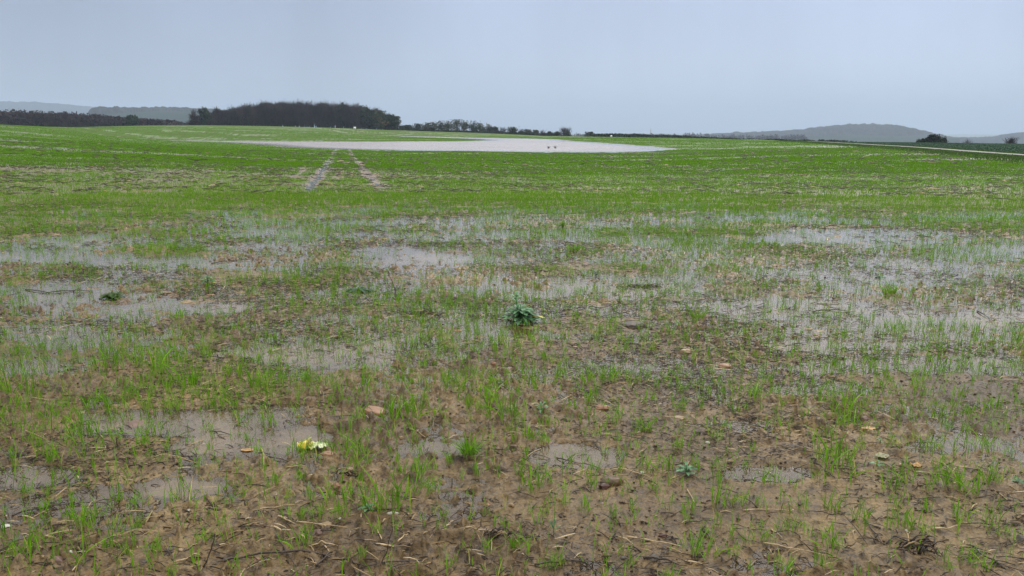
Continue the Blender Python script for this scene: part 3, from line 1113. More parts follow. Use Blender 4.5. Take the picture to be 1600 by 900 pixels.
def stick(name, pxs, rad, mat, label, cat, seed, branches=0, amp=.0022, lift=.006, endlift=0.0, group=None):
    """a twig or stalk lying where the photograph shows it, from pixel to pixel"""
    rs = np.random.default_rng(seed)
    P = [at(*p) for p in pxs]
    zs, _, _ = soil_z([p[0] for p in P], [p[1] for p in P])
    P = [np.array([p[0], p[1], max(z, -.002) + rad * .8 + .003]) for p, z in zip(P, zs)]
    P[-1][2] += endlift
    base = P[0].copy()
    line = np.concatenate([wobble_line(a, b, 9, amp, rs, lift)[: (9 if i == len(P) - 2 else 8)] for i, (a, b) in enumerate(zip(P[:-1], P[1:]))])
    # keep it above the soil
    zz_, _, _ = soil_z(line[:, 0], line[:, 1])
    line[:, 2] = np.maximum(line[:, 2], zz_ + rad * .3)
    line -= base
    a = Acc()
    n = len(line)
    r_ = rad * (np.linspace(1, .5, n)) * rs.uniform(.85, 1.15, n)
    tube(a, line, r_, 6)
    for k in range(branches):
        i = int(rs.integers(2, n - 2))
        d = line[min(i + 2, n - 1)] - line[i]
        d /= np.linalg.norm(d)
        an = rs.choice([-1, 1]) * rs.uniform(.5, 1.0)
        dd = np.array([d[0] * math.cos(an) - d[1] * math.sin(an), d[0] * math.sin(an) + d[1] * math.cos(an), rs.uniform(0.0, .5)])
        L = rs.uniform(.03, .09)
        tube(a, wobble_line(line[i], line[i] + dd * L, 6, .0012, rs), np.linspace(rad * .5, rad * .2, 6), 5)
    o = link(name, a.mesh(name, mat, True))
    o.location = base
    tag(o, label, cat, group)
    return o


TW = [  # pixel path, radius, branches, label
    ([(352, 893), (372, 880), (440, 875), (500, 872), (520, 880), (572, 890), (660, 886)], .0042, 3, 'long dark twig lying along the bottom edge left of centre'),
    ([(432, 845), (447, 868), (462, 893)], .0040, 1, 'thick dark twig sloping down to the bottom edge, crossing the long twig'),
    ([(495, 896), (508, 880), (520, 868)], .0050, 0, 'short dark stub leaning against the long twig at the bottom'),
    ([(592, 888), (604, 868), (610, 845), (616, 826)], .0022, 1, 'thin dark curved twig standing out of the mud near the bottom centre left'),
    ([(100, 753), (122, 735)], .0040, 0, 'short straight black stick on the mud at lower left'),
    ([(18, 808), (60, 797), (110, 790), (150, 788)], .0034, 2, 'long thin dark root lying on the mud at lower left'),
    ([(30, 721), (44, 704)], .0030, 0, 'short dark twig at the left edge above the small puddle'),
    ([(314, 893), (330, 868), (340, 840)], .0036, 0, 'reddish brown twig leaning up beside the bottom left straws'),
    ([(855, 757), (868, 745)], .0036, 0, 'stubby dark stick pointing at the green blades near centre bottom'),
    ([(870, 716), (900, 724), (935, 733)], .0030, 0, 'dark stalk floating in the small grey puddle below centre'),
    ([(832, 712), (860, 718)], .0024, 0, 'thin dark stalk at the left rim of the small grey puddle'),
    ([(1163, 751), (1190, 758), (1215, 760)], .0034, 1, 'dark twig along the near rim of the rippled puddle'),
    ([(1270, 730), (1288, 745), (1303, 754)], .0040, 0, 'brown stick lying diagonally between the rippled puddle and the big green clump'),
    ([(1240, 734), (1268, 731)], .0026, 0, 'thin dark twig right above the rippled puddle rim'),
    ([(1260, 805), (1300, 810), (1330, 812)], .0020, 1, 'very thin dark stem lying on bare mud at lower right'),
    ([(1350, 822), (1366, 845), (1380, 862)], .0034, 0, 'dark green brown stem sloping down on the mud at lower right'),
    ([(1070, 824), (1090, 821), (1115, 819)], .0030, 0, 'dark twig lying level beside wheat blades at the bottom right of centre'),
    ([(1100, 835), (1108, 848)], .0048, 0, 'short thick dark stump lying below the level twig'),
    ([(1270, 488), (1297, 485), (1325, 487)], .0052, 0, 'black stick floating in the pale water at right'),
    ([(1527, 487), (1545, 498)], .0055, 0, 'short black stick poking out of the water at far right'),
    ([(1130, 469), (1150, 469)], .0060, 0, 'short black stick floating in the water right of the big weed'),
    ([(40, 453), (75, 458), (110, 455), (145, 456)], .0055, 2, 'long dark branch lying on mud beside the left weed'),
    ([(245, 463), (262, 460), (300, 447)], .0045, 1, 'thin dark branch lying in front of the upper left weed'),
    ([(330, 412), (365, 408), (400, 406)], .0055, 1, 'dark root lying in shallow water above the upper left weed'),
    ([(480, 444), (500, 433)], .0050, 0, 'short brown twig sticking up from the mud left of centre'),
    ([(618, 464), (618, 450), (613, 436), (607, 424)], .0045, 1, 'slender bent brown stem rising from the mud left of centre'),
    ([(920, 480), (938, 483)], .0050, 0, 'short dark stick right of the big weed'),
    ([(1056, 515), (1075, 522), (1105, 528)], .0045, 1, 'dark twig lying behind the orange stones right of centre'),
    ([(98, 622), (150, 624), (185, 623)], .0024, 0, 'thin reddish twig lying straight in the wet mud at left'),
    ([(142, 694), (168, 682)], .0030, 0, 'short brown twig in the mud in front of the round stone'),
    ([(184, 700), (184, 684)], .0036, 0, 'dark twig standing upright in the small puddle at left'),
    ([(420, 714), (455, 723), (480, 728)], .0026, 1, 'thin dark twig lying between the big puddle and the brown mud'),
    ([(1384, 858), (1400, 850), (1440, 870), (1470, 880)], .0034, 3, 'dark tangled root lying at the lower right corner'),
    ([(1520, 860), (1535, 878), (1560, 888)], .0040, 1, 'brown forked twig near the lower right corner'),
    ([(1500, 829), (1550, 829), (1595, 828)], .0022, 0, 'long thin dark stem running level to the right edge'),
    ([(1005, 878), (1030, 880), (1060, 893)], .0046, 1, 'dark sunken twig at the bottom edge right of centre'),
    ([(835, 893), (870, 884), (910, 880), (925, 890)], .0042, 1, 'dark bowed twig half in the mud at the bottom centre'),
    ([(1160, 858), (1190, 872)], .0026, 0, 'short dark twig at the bottom below the level straw'),
]
for k, (p, r_, br, lab) in enumerate(TW):
    up = lab.find('standing') > 0 or lab.find('rising') > 0 or lab.find('leaning up') > 0
    if up:                              # upright pieces: build them from their foot
        x, y, z = at(*p[0])
        dep = y * CP + EYE * SP
        sz, _, _ = soil_z([x], [y])
        rs = np.random.default_rng(500 + k)
        pts = np.array([[(a - p[0][0]) / F * dep, rs.uniform(-.004, .004), (p[0][1] - b) / F * dep] for a, b in p])
        pts[0, 2] = -.02
        a_ = Acc()
        t = np.linspace(0, 1, 10)
        tt = np.linspace(0, 1, len(pts))
        line = np.stack([np.interp(t, tt, pts[:, i]) for i in range(3)], 1)
        line[1:-1] += rs.normal(0, .0012, (8, 3))
        tube(a_, line, np.linspace(r_, r_ * .45, 10), 6)
        o = link('twig', a_.mesh('twig', M_TWIG, True))
        o.location = (x, y, max(float(sz[0]), -.01))
        tag(o, lab, 'twig', 'twigs and sticks on the mud')
    else:
        stick('twig', p, r_, M_TWIG, lab, 'twig', 300 + k, br, group='twigs and sticks on the mud')

ST = [
    ([(401, 803), (430, 799), (461, 797)], .0030, 'thick pale straw lying almost level above the bottom left twigs'),
    ([(435, 815), (448, 821), (462, 828)], .0034, 'short tan straw sloping down, just below the thick pale straw'),
    ([(425, 832), (440, 838), (455, 841)], .0040, 'broad flat tan straw beside a yellowish patch at lower left'),
    ([(465, 824), (505, 828), (542, 839)], .0026, 'long thin tan straw crossing the mud beneath the orange stone chip'),
    ([(472, 848), (482, 857), (491, 865)], .0028, 'pale split straw pointing down right at lower left'),
    ([(486, 858), (510, 857), (528, 860)], .0032, 'brown straw stub lying level right of the split straw'),
    ([(511, 805), (528, 799)], .0030, 'short pale straw right of the bright green pair of blades'),
    ([(590, 836), (597, 852)], .0030, 'short pale straw standing askew left of the broad straw'),
    ([(588, 858), (615, 862)], .0050, 'broad pale straw flattened in the mud near the bottom'),
    ([(622, 857), (638, 844)], .0036, 'short stiff straw pointing up right near the bottom'),
    ([(508, 862), (517, 870)], .0030, 'tiny bright straw chip above the long dark twig'),
    ([(728, 846), (745, 841), (765, 840), (784, 838)], .0036, 'bright straw with a frayed end left of bottom centre'),
    ([(980, 847), (1020, 853), (1066, 865)], .0032, 'long straw sloping right beside the dark red stone'),
    ([(1192, 852), (1230, 860), (1290, 873)], .0030, 'long tan stalk sloping down right at the bottom right'),
    ([(1160, 803), (1200, 803), (1240, 806)], .0026, 'long level tan stalk below the rippled puddle'),
    ([(1205, 830), (1222, 842)], .0034, 'short pale straw by the dark twigs right of bottom centre'),
    ([(1073, 770), (1085, 790)], .0024, 'pair of thin pale straws sloping down at the dark root'),
    ([(1070, 884), (1105, 891)], .0036, 'pale straw at the very bottom right of centre'),
    ([(1455, 834), (1480, 833), (1500, 830)], .0040, 'orange brown straw beside the wheat at lower right'),
    ([(1515, 804), (1525, 795)], .0040, 'short pale straw chip between tall blades at right'),
    ([(1588, 818), (1600, 812)], .0040, 'straw lying at the right edge of the frame'),
    ([(1150, 562), (1175, 585)], .0022, 'thin pale straw below the orange stones'),
    ([(1168, 508), (1176, 525)], .0034, 'pale curved straw standing right of centre'),
    ([(877, 627), (893, 620)], .0034, 'pale straw with a dark tip right of the small dark weed'),
    ([(945, 628), (960, 638)], .0030, 'reddish straw leaning on the flat orange stone'),
    ([(965, 734), (1000, 746), (1020, 752)], .0024, 'thin tan stalk right of the large brown stone'),
    ([(1010, 727), (1035, 731)], .0024, 'thin orange stalk at the green weed edge'),
    ([(640, 675), (665, 684)], .0026, 'thin pale straw at the left of the dense grass tuft'),
    ([(50, 627), (95, 632)], .0034, 'flat yellow brown straw near the left edge'),
    ([(140, 702), (175, 706)], .0034, 'pale level straw in front of the puddle stone'),
    ([(40, 678), (75, 690)], .0024, 'thin pale straw on the mud at the left edge'),
    ([(72, 840), (98, 836), (118, 833)], .0032, 'pale brown straw lying level at the lower left'),
    ([(68, 845), (88, 848)], .0036, 'short bent straw below the level straw at lower left'),
    ([(40, 866), (72, 865)], .0034, 'bright yellow straw stub at the lower left corner'),
    ([(36, 808), (55, 814)], .0036, 'brown straw stub by the long dark root'),
    ([(228, 820), (240, 812)], .0034, 'short yellowish straw pointing up at lower left'),
    ([(270, 885), (315, 879)], .0036, 'pale straw beside the reddish twig at the bottom left'),
    ([(180, 844), (215, 838), (255, 836)], .0022, 'very thin tan stalk lying level across the lower left mud'),
    ([(408, 702), (413, 722), (412, 745)], .0030, 'straw stalk standing at the rim of the big puddle'),
    ([(448, 735), (478, 733)], .0028, 'pale straw lying just below the big puddle'),
    ([(326, 643), (342, 641)], .0030, 'short pale straw at the upper left rim of the big puddle'),
    ([(800, 552), (812, 548)], .0034, 'small pale straw chip below the big weed'),
    ([(672, 497), (684, 489)], .0034, 'pale yellow straw chip by the dark weed left of centre'),
]
for k, (p, r_, lab) in enumerate(ST):
    o = stick('straw', p, r_, M_STRAW, lab, 'straw', 700 + k, 0, .0008, .003, group='straws on the mud')


def ico_verts(sub):
    import bmesh
    bm = bmesh.new()
    bmesh.ops.create_icosphere(bm, subdivisions=sub, radius=1.0)
    v = np.array([p.co[:] for p in bm.verts])
    f = np.array([[q.index for q in g_.verts] for g_ in bm.faces])
    bm.free()
    return v, f


ICO4, ICO4F = ico_verts(4)
ICO3, ICO3F = ico_verts(3)


def stone_mesh(name, sx, sy, sz, seed, mat, bump=.16, flat=.0):
    v = ICO4.copy()
    k = seed * 3.17
    n = pn(v[:, 0] * 1.3 + k, v[:, 1] * 1.3 + v[:, 2] * 1.7 + k, seed) + .5 * pn(v[:, 0] * 3.1 + v[:, 2] * 2 - k, v[:, 1] * 3.1 + k, seed + 5) + \
        .22 * pn(v[:, 0] * 7 + v[:, 2] * 6, v[:, 1] * 7 - v[:, 2] * 5 + k, seed + 9)
    v = v * (1 + bump * 1.6 * n)[:, None]
    # a couple of broken facets
    rs = np.random.default_rng(seed)
    for _ in range(7):
        d = rs.normal(size=3)
        d /= np.linalg.norm(d)
        t = v @ d - rs.uniform(.62, .85)
        v -= np.where(t > 0, t, 0)[:, None] * d * .85
    v *= np.array([sx, sy, sz])
    return mesh_np(name, v, None, ICO4F, mat, None, True)


def stone_mat(name, dark, light, rough=.38):
    return plain_material(name, dark, light, 28, rough, .6, .5, .003)


M_PINK = stone_mat('pinkish_stone', (.10, .058, .045), (.20, .125, .10))
M_ORANGE = stone_mat('orange_stone', (.17, .085, .040), (.29, .155, .08))
M_BROWN = stone_mat('brown_stone', (.06, .038, .018), (.16, .10, .05))
M_TAN = stone_mat('tan_stone', (.19, .125, .065), (.31, .22, .12))
M_PALE = stone_mat('pale_stone', (.34, .32, .27), (.52, .50, .44))
M_REDDK = stone_mat('dark_red_stone', (.035, .014, .010), (.085, .034, .022))
M_GREY = stone_mat('grey_stone', (.05, .042, .034), (.10, .085, .065), .6)
STONES = [  # px, py (centre), width px, height px, material, name, label, dark
    (215, 655, 50, 20, M_PINK, 'stone', 'large rounded pinkish brown stone lying in the left puddle'),
    (118, 642, 34, 12, M_TAN, 'stone', 'flat yellow brown stone at the left rim of the puddle'),
    (28, 630, 24, 11, M_PINK, 'stone', 'low dark pinkish stone near the left edge'),
    (513, 711, 30, 12, M_ORANGE, 'stone', 'smooth orange pebble in front of the yellow leaf'),
    (585, 643, 38, 14, M_ORANGE, 'brick_fragment', 'flat orange brick fragment sunk in mud left of centre'),
    (602, 690, 15, 9, M_PINK, 'pebble', 'small dark pink pebble right of the yellow leaf'),
    (626, 685, 10, 9, M_TAN, 'pebble', 'small cream pebble right of the dark pink pebble'),
    (958, 748, 46, 25, M_BROWN, 'stone', 'large angular brown stone right of the small grey puddle'),
    (944, 760, 22, 14, M_REDDK, 'stone', 'small reddish stone leaning on the large brown stone'),
    (942, 638, 34, 13, M_ORANGE, 'stone', 'flat orange stone under a leaning straw right of centre'),
    (1133, 569, 28, 10, M_ORANGE, 'stone', 'flat orange stone in the mud right of the big weed'),
    (1071, 548, 24, 14, M_TAN, 'stone', 'tan orange stone poking out right of the big weed'),
    (1138, 552, 20, 15, M_TAN, 'stone', 'tan stone standing on edge behind the flat orange stone'),
    (990, 507, 44, 8, M_GREY, 'stone', 'wide flat greyish brown stone in water right of the big weed'),
    (900, 543, 14, 6, M_TAN, 'pebble', 'small tan pebble in the mud below the big weed'),
    (969, 595, 10, 6, M_BROWN, 'pebble', 'small brown pebble above the flat orange stone'),
    (888, 594, 14, 9, M_TAN, 'stone', 'small buff stone with a dark top right of centre'),
    (772, 569, 12, 8, M_ORANGE, 'pebble', 'small orange pebble lying in wet mud at centre'),
    (773, 647, 18, 9, M_ORANGE, 'pebble', 'orange pebble sunk in mud between wheat clumps'),
    (550, 520, 14, 8, M_ORANGE, 'pebble', 'small orange pebble left of centre in thin water'),
    (715, 514, 20, 8, M_ORANGE, 'stone', 'low orange stone left of the big weed'),
    (697, 454, 14, 12, M_PINK, 'stone', 'round brownish stone beside a green clump left of the big weed'),
    (165, 488, 11, 7, M_ORANGE, 'pebble', 'small red orange pebble on the mud at left'),
    (852, 423, 17, 8, M_REDDK, 'stone', 'dark reddish clod above the big weed'),
    (525, 756, 15, 22, M_ORANGE, 'stone', 'upright orange brown pebble under the leaning blades'),
    (545, 732, 24, 10, M_TAN, 'stone', 'flat tan stone beside dark twigs below the orange pebble'),
    (512, 822, 24, 12, M_TAN, 'stone', 'ochre stone chip above the long thin straw'),
    (499, 836, 14, 14, M_PINK, 'pebble', 'dull brown pebble under the ochre stone chip'),
    (672, 886, 25, 15, M_ORANGE, 'stone', 'orange stone at the bottom edge left of centre'),
    (400, 873, 16, 8, M_ORANGE, 'pebble', 'small orange pebble near the bottom left twigs'),
    (612, 809, 24, 8, M_PALE, 'pale_root', 'whitish elongated lump on mud below centre left'),
    (532, 821, 6, 6, M_PALE, 'pebble', 'tiny white pebble right of the ochre stone chip'),
    (799, 790, 17, 15, M_TAN, 'snail_shell', 'pale yellowish round shell on the mud at bottom centre'),
    (762, 789, 15, 8, M_ORANGE, 'pebble', 'small orange pebble left of the pale shell'),
    (873, 785, 13, 8, M_ORANGE, 'pebble', 'small orange pebble right of the pale shell'),
    (940, 790, 12, 6, M_PINK, 'pebble', 'flat pinkish pebble below the large brown stone'),
    (1003, 739, 8, 7, M_PALE, 'pebble', 'tiny white pebble right of the large brown stone'),
    (1022, 759, 12, 6, M_TAN, 'pebble', 'small buff pebble right of the tan stalk'),
    (1036, 841, 18, 10, M_REDDK, 'stone', 'glossy dark red stone beside the long sloping straw'),
    (945, 864, 10, 12, M_TAN, 'seed_husk', 'ribbed tan seed husk standing on mud at the bottom'),
    (1020, 872, 24, 14, M_GREY, 'stone', 'dark grey stone half sunk at the bottom right of centre'),
    (975, 871, 16, 8, M_GREY, 'stone', 'small dark stone left of the half sunk grey stone'),
    (1415, 836, 8, 6, M_PALE, 'pebble', 'tiny white pebble beside tall blades at lower right'),
    (1438, 858, 24, 16, M_GREY, 'stone', 'smooth dark grey stone under wheat at lower right'),
    (1446, 846, 14, 14, M_ORANGE, 'pebble', 'orange pebble behind the smooth dark grey stone'),
    (1585, 822, 10, 7, M_GREY, 'pebble', 'small black pebble near the right edge'),
    (1595, 842, 22, 14, M_GREY, 'stone', 'dark stone at the right edge of the frame'),
    (1455, 513, 36, 8, M_BROWN, 'stone', 'flat brown stone in the wet mud at right'),
    (1280, 514, 26, 8, M_TAN, 'stone', 'flat tan stone in the mud below the floating stick'),
    (1565, 488, 18, 6, M_ORANGE, 'stone', 'low orange stone in the pale water at far right'),
    (1340, 487, 14, 5, M_PINK, 'stone', 'low pink stone right of the floating black stick'),
    (1060, 653, 26, 10, M_TAN, 'stone', 'tan stone at the left end of the long right puddle'),
    (1210, 633, 12, 8, M_ORANGE, 'pebble', 'small red pebble above the long right puddle'),
    (90, 874, 26, 18, M_PINK, 'stone', 'round brown stone with ridges at the bottom left corner'),
    (68, 876, 9, 7, M_TAN, 'pebble', 'small orange chip left of the ridged brown stone'),
    (10, 821, 20, 12, M_PALE, 'stone', 'pale speckled stone at the left edge'),
    (99, 737, 7, 6, M_PALE, 'pebble', 'tiny white pebble by the short black stick'),
    (295, 796, 8, 8, M_PALE, 'pebble', 'white pebble among blades at lower left'),
    (140, 766, 6, 5, M_PALE, 'pebble', 'tiny pale pebble below the short black stick'),
    (112, 871, 8, 8, M_PALE, 'pebble', 'white pebble right of the ridged brown stone'),
    (282, 856, 12, 9, M_TAN, 'pebble', 'yellow ochre pebble at lower left'),
    (1105, 693, 9, 6, M_PALE, 'pebble', 'tiny pale pebble right of the dark weed'),
    (793, 710, 6, 4, M_PALE, 'pebble', 'tiny white pebble right of the dense grass tuft'),
    (1350, 658, 14, 12, M_PINK, 'stone', 'small reddish stone beside a clump right of the long puddle'),
    (330, 459, 20, 6, M_ORANGE, 'stone', 'low orange brown stone below the upper left weed'),
    (290, 470, 30, 6, M_TAN, 'stone', 'flat tan stone in mud below the thin dark branch'),
    (135, 425, 10, 5, M_TAN, 'pebble', 'small tan pebble in the mud at upper left'),
    (374, 440, 10, 7, M_REDDK, 'stone', 'small dark clod right of the upper left weed'),
]
for k, (px, py, wpx, hpx, mat, nm, lab) in enumerate(STONES):
    x, y, z = at(px, py + hpx * .35)
    wpx, hpx = wpx * .88, hpx * .88
    dep = y * CP + EYE * SP
    s = wpx / F * dep / 2
    el = math.atan2(EYE, y)
    hz = hpx / F * dep / 2
    sy = s * R.uniform(.6, .8)
    sz = max(.35 * s, min(.8 * s, (hz ** 2 - (sy * math.sin(el)) ** 2) ** .5 / math.cos(el) if hz > sy * math.sin(el) else .35 * s))
    if nm == 'snail_shell':
        a_ = Acc()
        t = np.linspace(0, 1, 60)
        th = t * 2.6 * 2 * math.pi
        rad = s * .78 * np.exp(-1.35 * (1 - t)) + .0001
        tube(a_, np.stack([rad * .62 * np.cos(th), rad * .25 * (1 - t), rad * .62 * np.sin(th)], 1), rad * .55, 12)
        me = a_.mesh(nm, mat, True)
        sz = s * .8
    elif nm == 'seed_husk':
        a_ = Acc()
        t = np.linspace(0, 1, 12)
        for q in range(6):
            an = q * math.pi / 3
            w_ = np.sin(t * math.pi) ** .6 * s * .7
            tube(a_, np.stack([np.cos(an) * w_, np.sin(an) * w_, (t - .4) * s * 2.4], 1), s * .38 * np.sin(t * math.pi * .9 + .15), 6)
        me = a_.mesh(nm, mat, True)
    elif nm == 'pale_root':
        a_ = Acc()
        rs = np.random.default_rng(5)
        ln = wobble_line((-s, 0, 0), (s, .006, 0), 12, .0012, rs)
        tube(a_, ln, s * .28 * np.sin(np.linspace(.25, 2.8, 12)) ** .6, 9)
        me = a_.mesh(nm, mat, True)
    elif nm == 'brick_fragment':
        v = ICO4 / (np.abs(ICO4).max(1)[:, None]) * .55 + ICO4 * .45
        v = v * (1 + .07 * pn(v[:, 0] * 3 + v[:, 2], v[:, 1] * 3, 4))[:, None] * np.array([s, sy, sz])
        me = mesh_np(nm, v, None, ICO4F, mat, None, True)
    else:
        me = stone_mesh(nm, s, sy, sz, 40 + k, mat)
    o = link(nm, me)
    sz_, _, _ = soil_z([x], [y])
    o.location = (x, y, max(float(sz_[0]), -.012) + sz * .05)
    o.rotation_euler = (R.uniform(-.1, .1), R.uniform(-.12, .12), R.uniform(-.5, .5))
    tag(o, lab, {'snail_shell': 'shell', 'seed_husk': 'husk', 'pale_root': 'root', 'brick_fragment': 'brick', 'pebble': 'pebble'}.get(nm, 'stone'),
        'stones and pebbles on the mud' if nm in ('stone', 'pebble') else None)

# soil crumbs and small clods
acc = Acc()
n = 60000
x, y = sample_ring(2.1, 13, n, 47)
cl = fbm(x, y, 1.1, 3, 140)
k = (RNG.uniform(size=n) < np.clip(.35 + 1.6 * cl, .04, 1))
x, y = x[k], y[k]
z, g, w = soil_z(x, y)
k = z > g - .004
x, y, z = x[k], y[k], z[k]
n = len(x)
OV = np.array([[1, 0, 0], [-1, 0, 0], [0, 1, 0], [0, -1, 0], [0, 0, 1], [0, 0, -1], [.6, .6, .5], [-.6, .6, .4], [-.6, -.6, .5], [.6, -.6, .4]], float)[:6]
OF = np.array([[0, 2, 4], [2, 1, 4], [1, 3, 4], [3, 0, 4], [2, 0, 5], [1, 2, 5], [3, 1, 5], [0, 3, 5]])
s = np.minimum(RNG.gamma(2.0, .0015, n) + .0015, .0065)
s = s * (1 + np.hypot(x, y) / 9)
v = OV[None] * RNG.uniform(.6, 1.25, (n, 6, 1)) * s[:, None, None] * np.array([1, 1, .7])
an = RNG.uniform(0, 6.3, n)
vx = v[:, :, 0] * np.cos(an)[:, None] - v[:, :, 1] * np.sin(an)[:, None]
vy = v[:, :, 0] * np.sin(an)[:, None] + v[:, :, 1] * np.cos(an)[:, None]
v = np.stack([vx + x[:, None], vy + y[:, None], v[:, :, 2] + (z + s * .25)[:, None]], 2).reshape(-1, 3)
f = (OF[None] + np.arange(n)[:, None, None] * 6).reshape(-1, 3)
acc.add(v, None, f, np.repeat(np.clip(RNG.beta(1.6, 2.2, n), 0, 1), 6))
M_CRUMB = leaf_material('soil_crumbs', [(0, (.020, .012, .007)), (.5, (.065, .042, .021)), (.9, (.15, .10, .055)), (1, (.40, .34, .26))], 0, .4, .4)
cb = link('soil_crumbs', acc.mesh('soil_crumbs', M_CRUMB, True))
tag(cb, 'small dark soil crumbs strewn over the wet mud', 'soil', kind='stuff')


# ------------------------------------------------------------------ weeds
def lobed_leaf(acc, base, ang, L, W, rise, droop, tone, rs, lobes=4, n=14):
    t = np.linspace(0, 1, n)
    prof = np.sin(np.clip(t, .02, .98) * math.pi) ** .7 * (.62 + .38 * np.abs(np.cos(t * math.pi * lobes + rs.uniform(0, .5)))) * W
    prof[-1] = .0005
    out = L * (t - .12 * droop * t ** 2)
    z = L * (rise * t - (rise * .55 + droop) * t ** 2.2)
    cx, cy = np.cos(ang), np.sin(ang)
    c = np.stack([base[0] + cx * out, base[1] + cy * out, base[2] + z + .003], 1)
    sdv = np.array([-cy, cx, 0])
    fold = rs.uniform(.1, .4)
    rip = rs.normal(0, .06, n) * W
    left = c + sdv * prof[:, None] + np.stack([t * 0, t * 0, prof * fold + rip], 1)
    right = c - sdv * prof[:, None] + np.stack([t * 0, t * 0, prof * fold - rip], 1)
    v = np.stack([left, c, right], 1).reshape(-1, 3)
    acc.add(v, grid_quads(n, 3, False), None, tone)


def weed(px, py, wpx, hpx, label, seed, nl=16, mat=None, shoot=False, yellow=0, name='weed_plant', upright=.6):
    rs = np.random.default_rng(seed)
    x, y, z = at(px, py)
    dep = y * CP + (EYE - z) * SP
    w_, h_ = wpx / F * dep, hpx / F * dep
    if y < 60:
        s_, g_, _ = soil_z([x], [y])
        z = max(float(s_[0]), float(g_[0]) - .005)
    root = empty(name, (x, y, z))
    tag(root, label, 'weed', 'weeds in the wheat field')
    a, st = Acc(), Acc()
    cx = -w_ * .1 if shoot else 0
    tube(st, [(0, 0, -.02), (0, .002, h_ * .3), (cx * .3, 0, h_ * .62)], [w_ * .03, w_ * .025, w_ * .012], 6)
    for i in range(nl):
        an = i * 2.39996 + rs.uniform(-.3, .3)
        lv = i / nl
        L = w_ * .5 * (1.0 - .35 * lv) * rs.uniform(.8, 1.1)
        zb = h_ * .45 * lv
        tone = np.clip(rs.normal(.45, .2), .02, .9)
        if i < yellow:
            tone = 1.0
        lobed_leaf(a, (rs.uniform(-.01, .01) * w_, rs.uniform(-.01, .01) * w_, zb), an, L, L * rs.uniform(.13, .22), upright * rs.uniform(.4, 1.5) * (h_ / w_), rs.uniform(0, .25), tone, rs,
                   int(rs.integers(3, 6)))
    if shoot:
        top = np.array([-w_ * .14, 0, h_])
        tube(st, wobble_line((-w_ * .05, 0, 0), top * .92, 6, .002, rs), np.linspace(w_ * .02, w_ * .008, 6), 6)
        for i in range(12):
            f_ = .4 + .6 * i / 12
            p = np.array([-w_ * .05, 0, 0]) * (1 - f_) + top * f_
            lobed_leaf(a, p - np.array([0, 0, .01]), i * 2.4 + rs.uniform(-.3, .3), w_ * .17 * rs.uniform(.7, 1.1), w_ * .045, 1.3, .1, np.clip(rs.normal(.75, .12), 0, .9), rs, 3, 9)
    link('leaves', a.mesh('leaves', mat or M_WEED, True), root)
    link('stem', st.mesh('stem', mat or M_WEED, True), root)
    return root


weed(815, 502, 68, 46, 'large blue green weed with a tall leafy shoot at the centre of the mud', 1, 60, shoot=True, yellow=2)
weed(325, 446, 34, 26, 'dark green weed with a pale broken stem at upper left', 2, 18, yellow=1)
weed(176, 466, 52, 18, 'low spreading feathery green weed beside the long dark branch', 3, 26, mat=M_VERGE, upright=.4)
weed(846, 648, 28, 26, 'small dark green weed with drooping leaves below the centre', 4, 9, upright=1.2)
weed(668, 517, 18, 24, 'small dark green weed standing left of the big weed', 5, 9, upright=1.2)
weed(662, 500, 14, 10, 'tiny dark green sprout just behind the small weed left of the big weed', 55, 7)
weed(636, 323, 15, 13, 'small dark blue green weed in the green band left of centre', 6, 12)
weed(795, 273, 13, 13, 'blue green weed in the mid field above the centre', 7, 12)
weed(684, 293, 20, 8, 'low wide green weed in the mid field left of centre', 8, 14)
weed(1031, 277, 16, 7, 'grey green low weed in the mid field right of centre', 9, 12)
weed(1081, 281, 8, 7, 'tiny green weed just right of the grey green weed', 10, 8)
weed(1288, 306, 17, 14, 'dark green bushy weed in the right mid field', 11, 14)
weed(1354, 308, 20, 10, 'blue green spreading weed right of the dark bushy one', 12, 14)
weed(1539, 288, 10, 6, 'small dark weed in the far right of the field', 13, 9)
weed(422, 261, 18, 5, 'low dark weed in the far field left of the tractor ruts', 14, 10)
weed(386, 271, 12, 5, 'small blue green weed further left of the tractor ruts', 15, 9)
weed(879, 356, 26, 18, 'bright green leafy weed above the centre', 16, 18, mat=M_FARWHEAT, upright=.9)
weed(931, 434, 14, 18, 'green weed with a broad dark leaf above the big weed', 17, 8, mat=M_CROP, upright=1.3)
weed(1320, 529, 14, 12, 'small bright yellow green weed in the mud at right', 18, 8, mat=M_FARWHEAT, upright=1.2)
weed(115, 612, 14, 14, 'small bright yellow green sprout in the left puddle', 19, 6, mat=M_FARWHEAT, upright=1.4)
weed(1072, 746, 46, 26, 'blue green weed with pointed leaves at lower right of centre', 20, 12, upright=.9)
weed(1375, 434, 24, 7, 'dark sprawling sprout in the pale water at right', 21, 8)
weed(205, 510, 12, 12, 'small dark green sprout in wet mud at left', 22, 6, upright=1.2)
weed(1368, 428, 16, 6, 'small dark sprout behind the sprawling one at right', 23, 6)
weed(560, 455, 58, 12, 'dark wilted leafy stem lying flat left of centre', 24, 12, mat=M_CROP, upright=.3)
weed(575, 809, 36, 18, 'pale grey green ragged weed among blades at lower left', 25, 9, upright=.6)
weed(865, 842, 26, 44, 'long pale leaf blade leaning out of the mud at bottom centre', 26, 3, upright=1.6)
weed(1375, 698, 20, 14, 'blue green leaf beside an orange leaf at right', 27, 5, upright=.7)
weed(1589, 762, 24, 18, 'blue green weed at the right edge of the frame', 28, 10, upright=.7)
weed(1370, 730, 30, 12, 'low blue green leaf pair beside the tall clump at right', 29, 6, upright=.4)


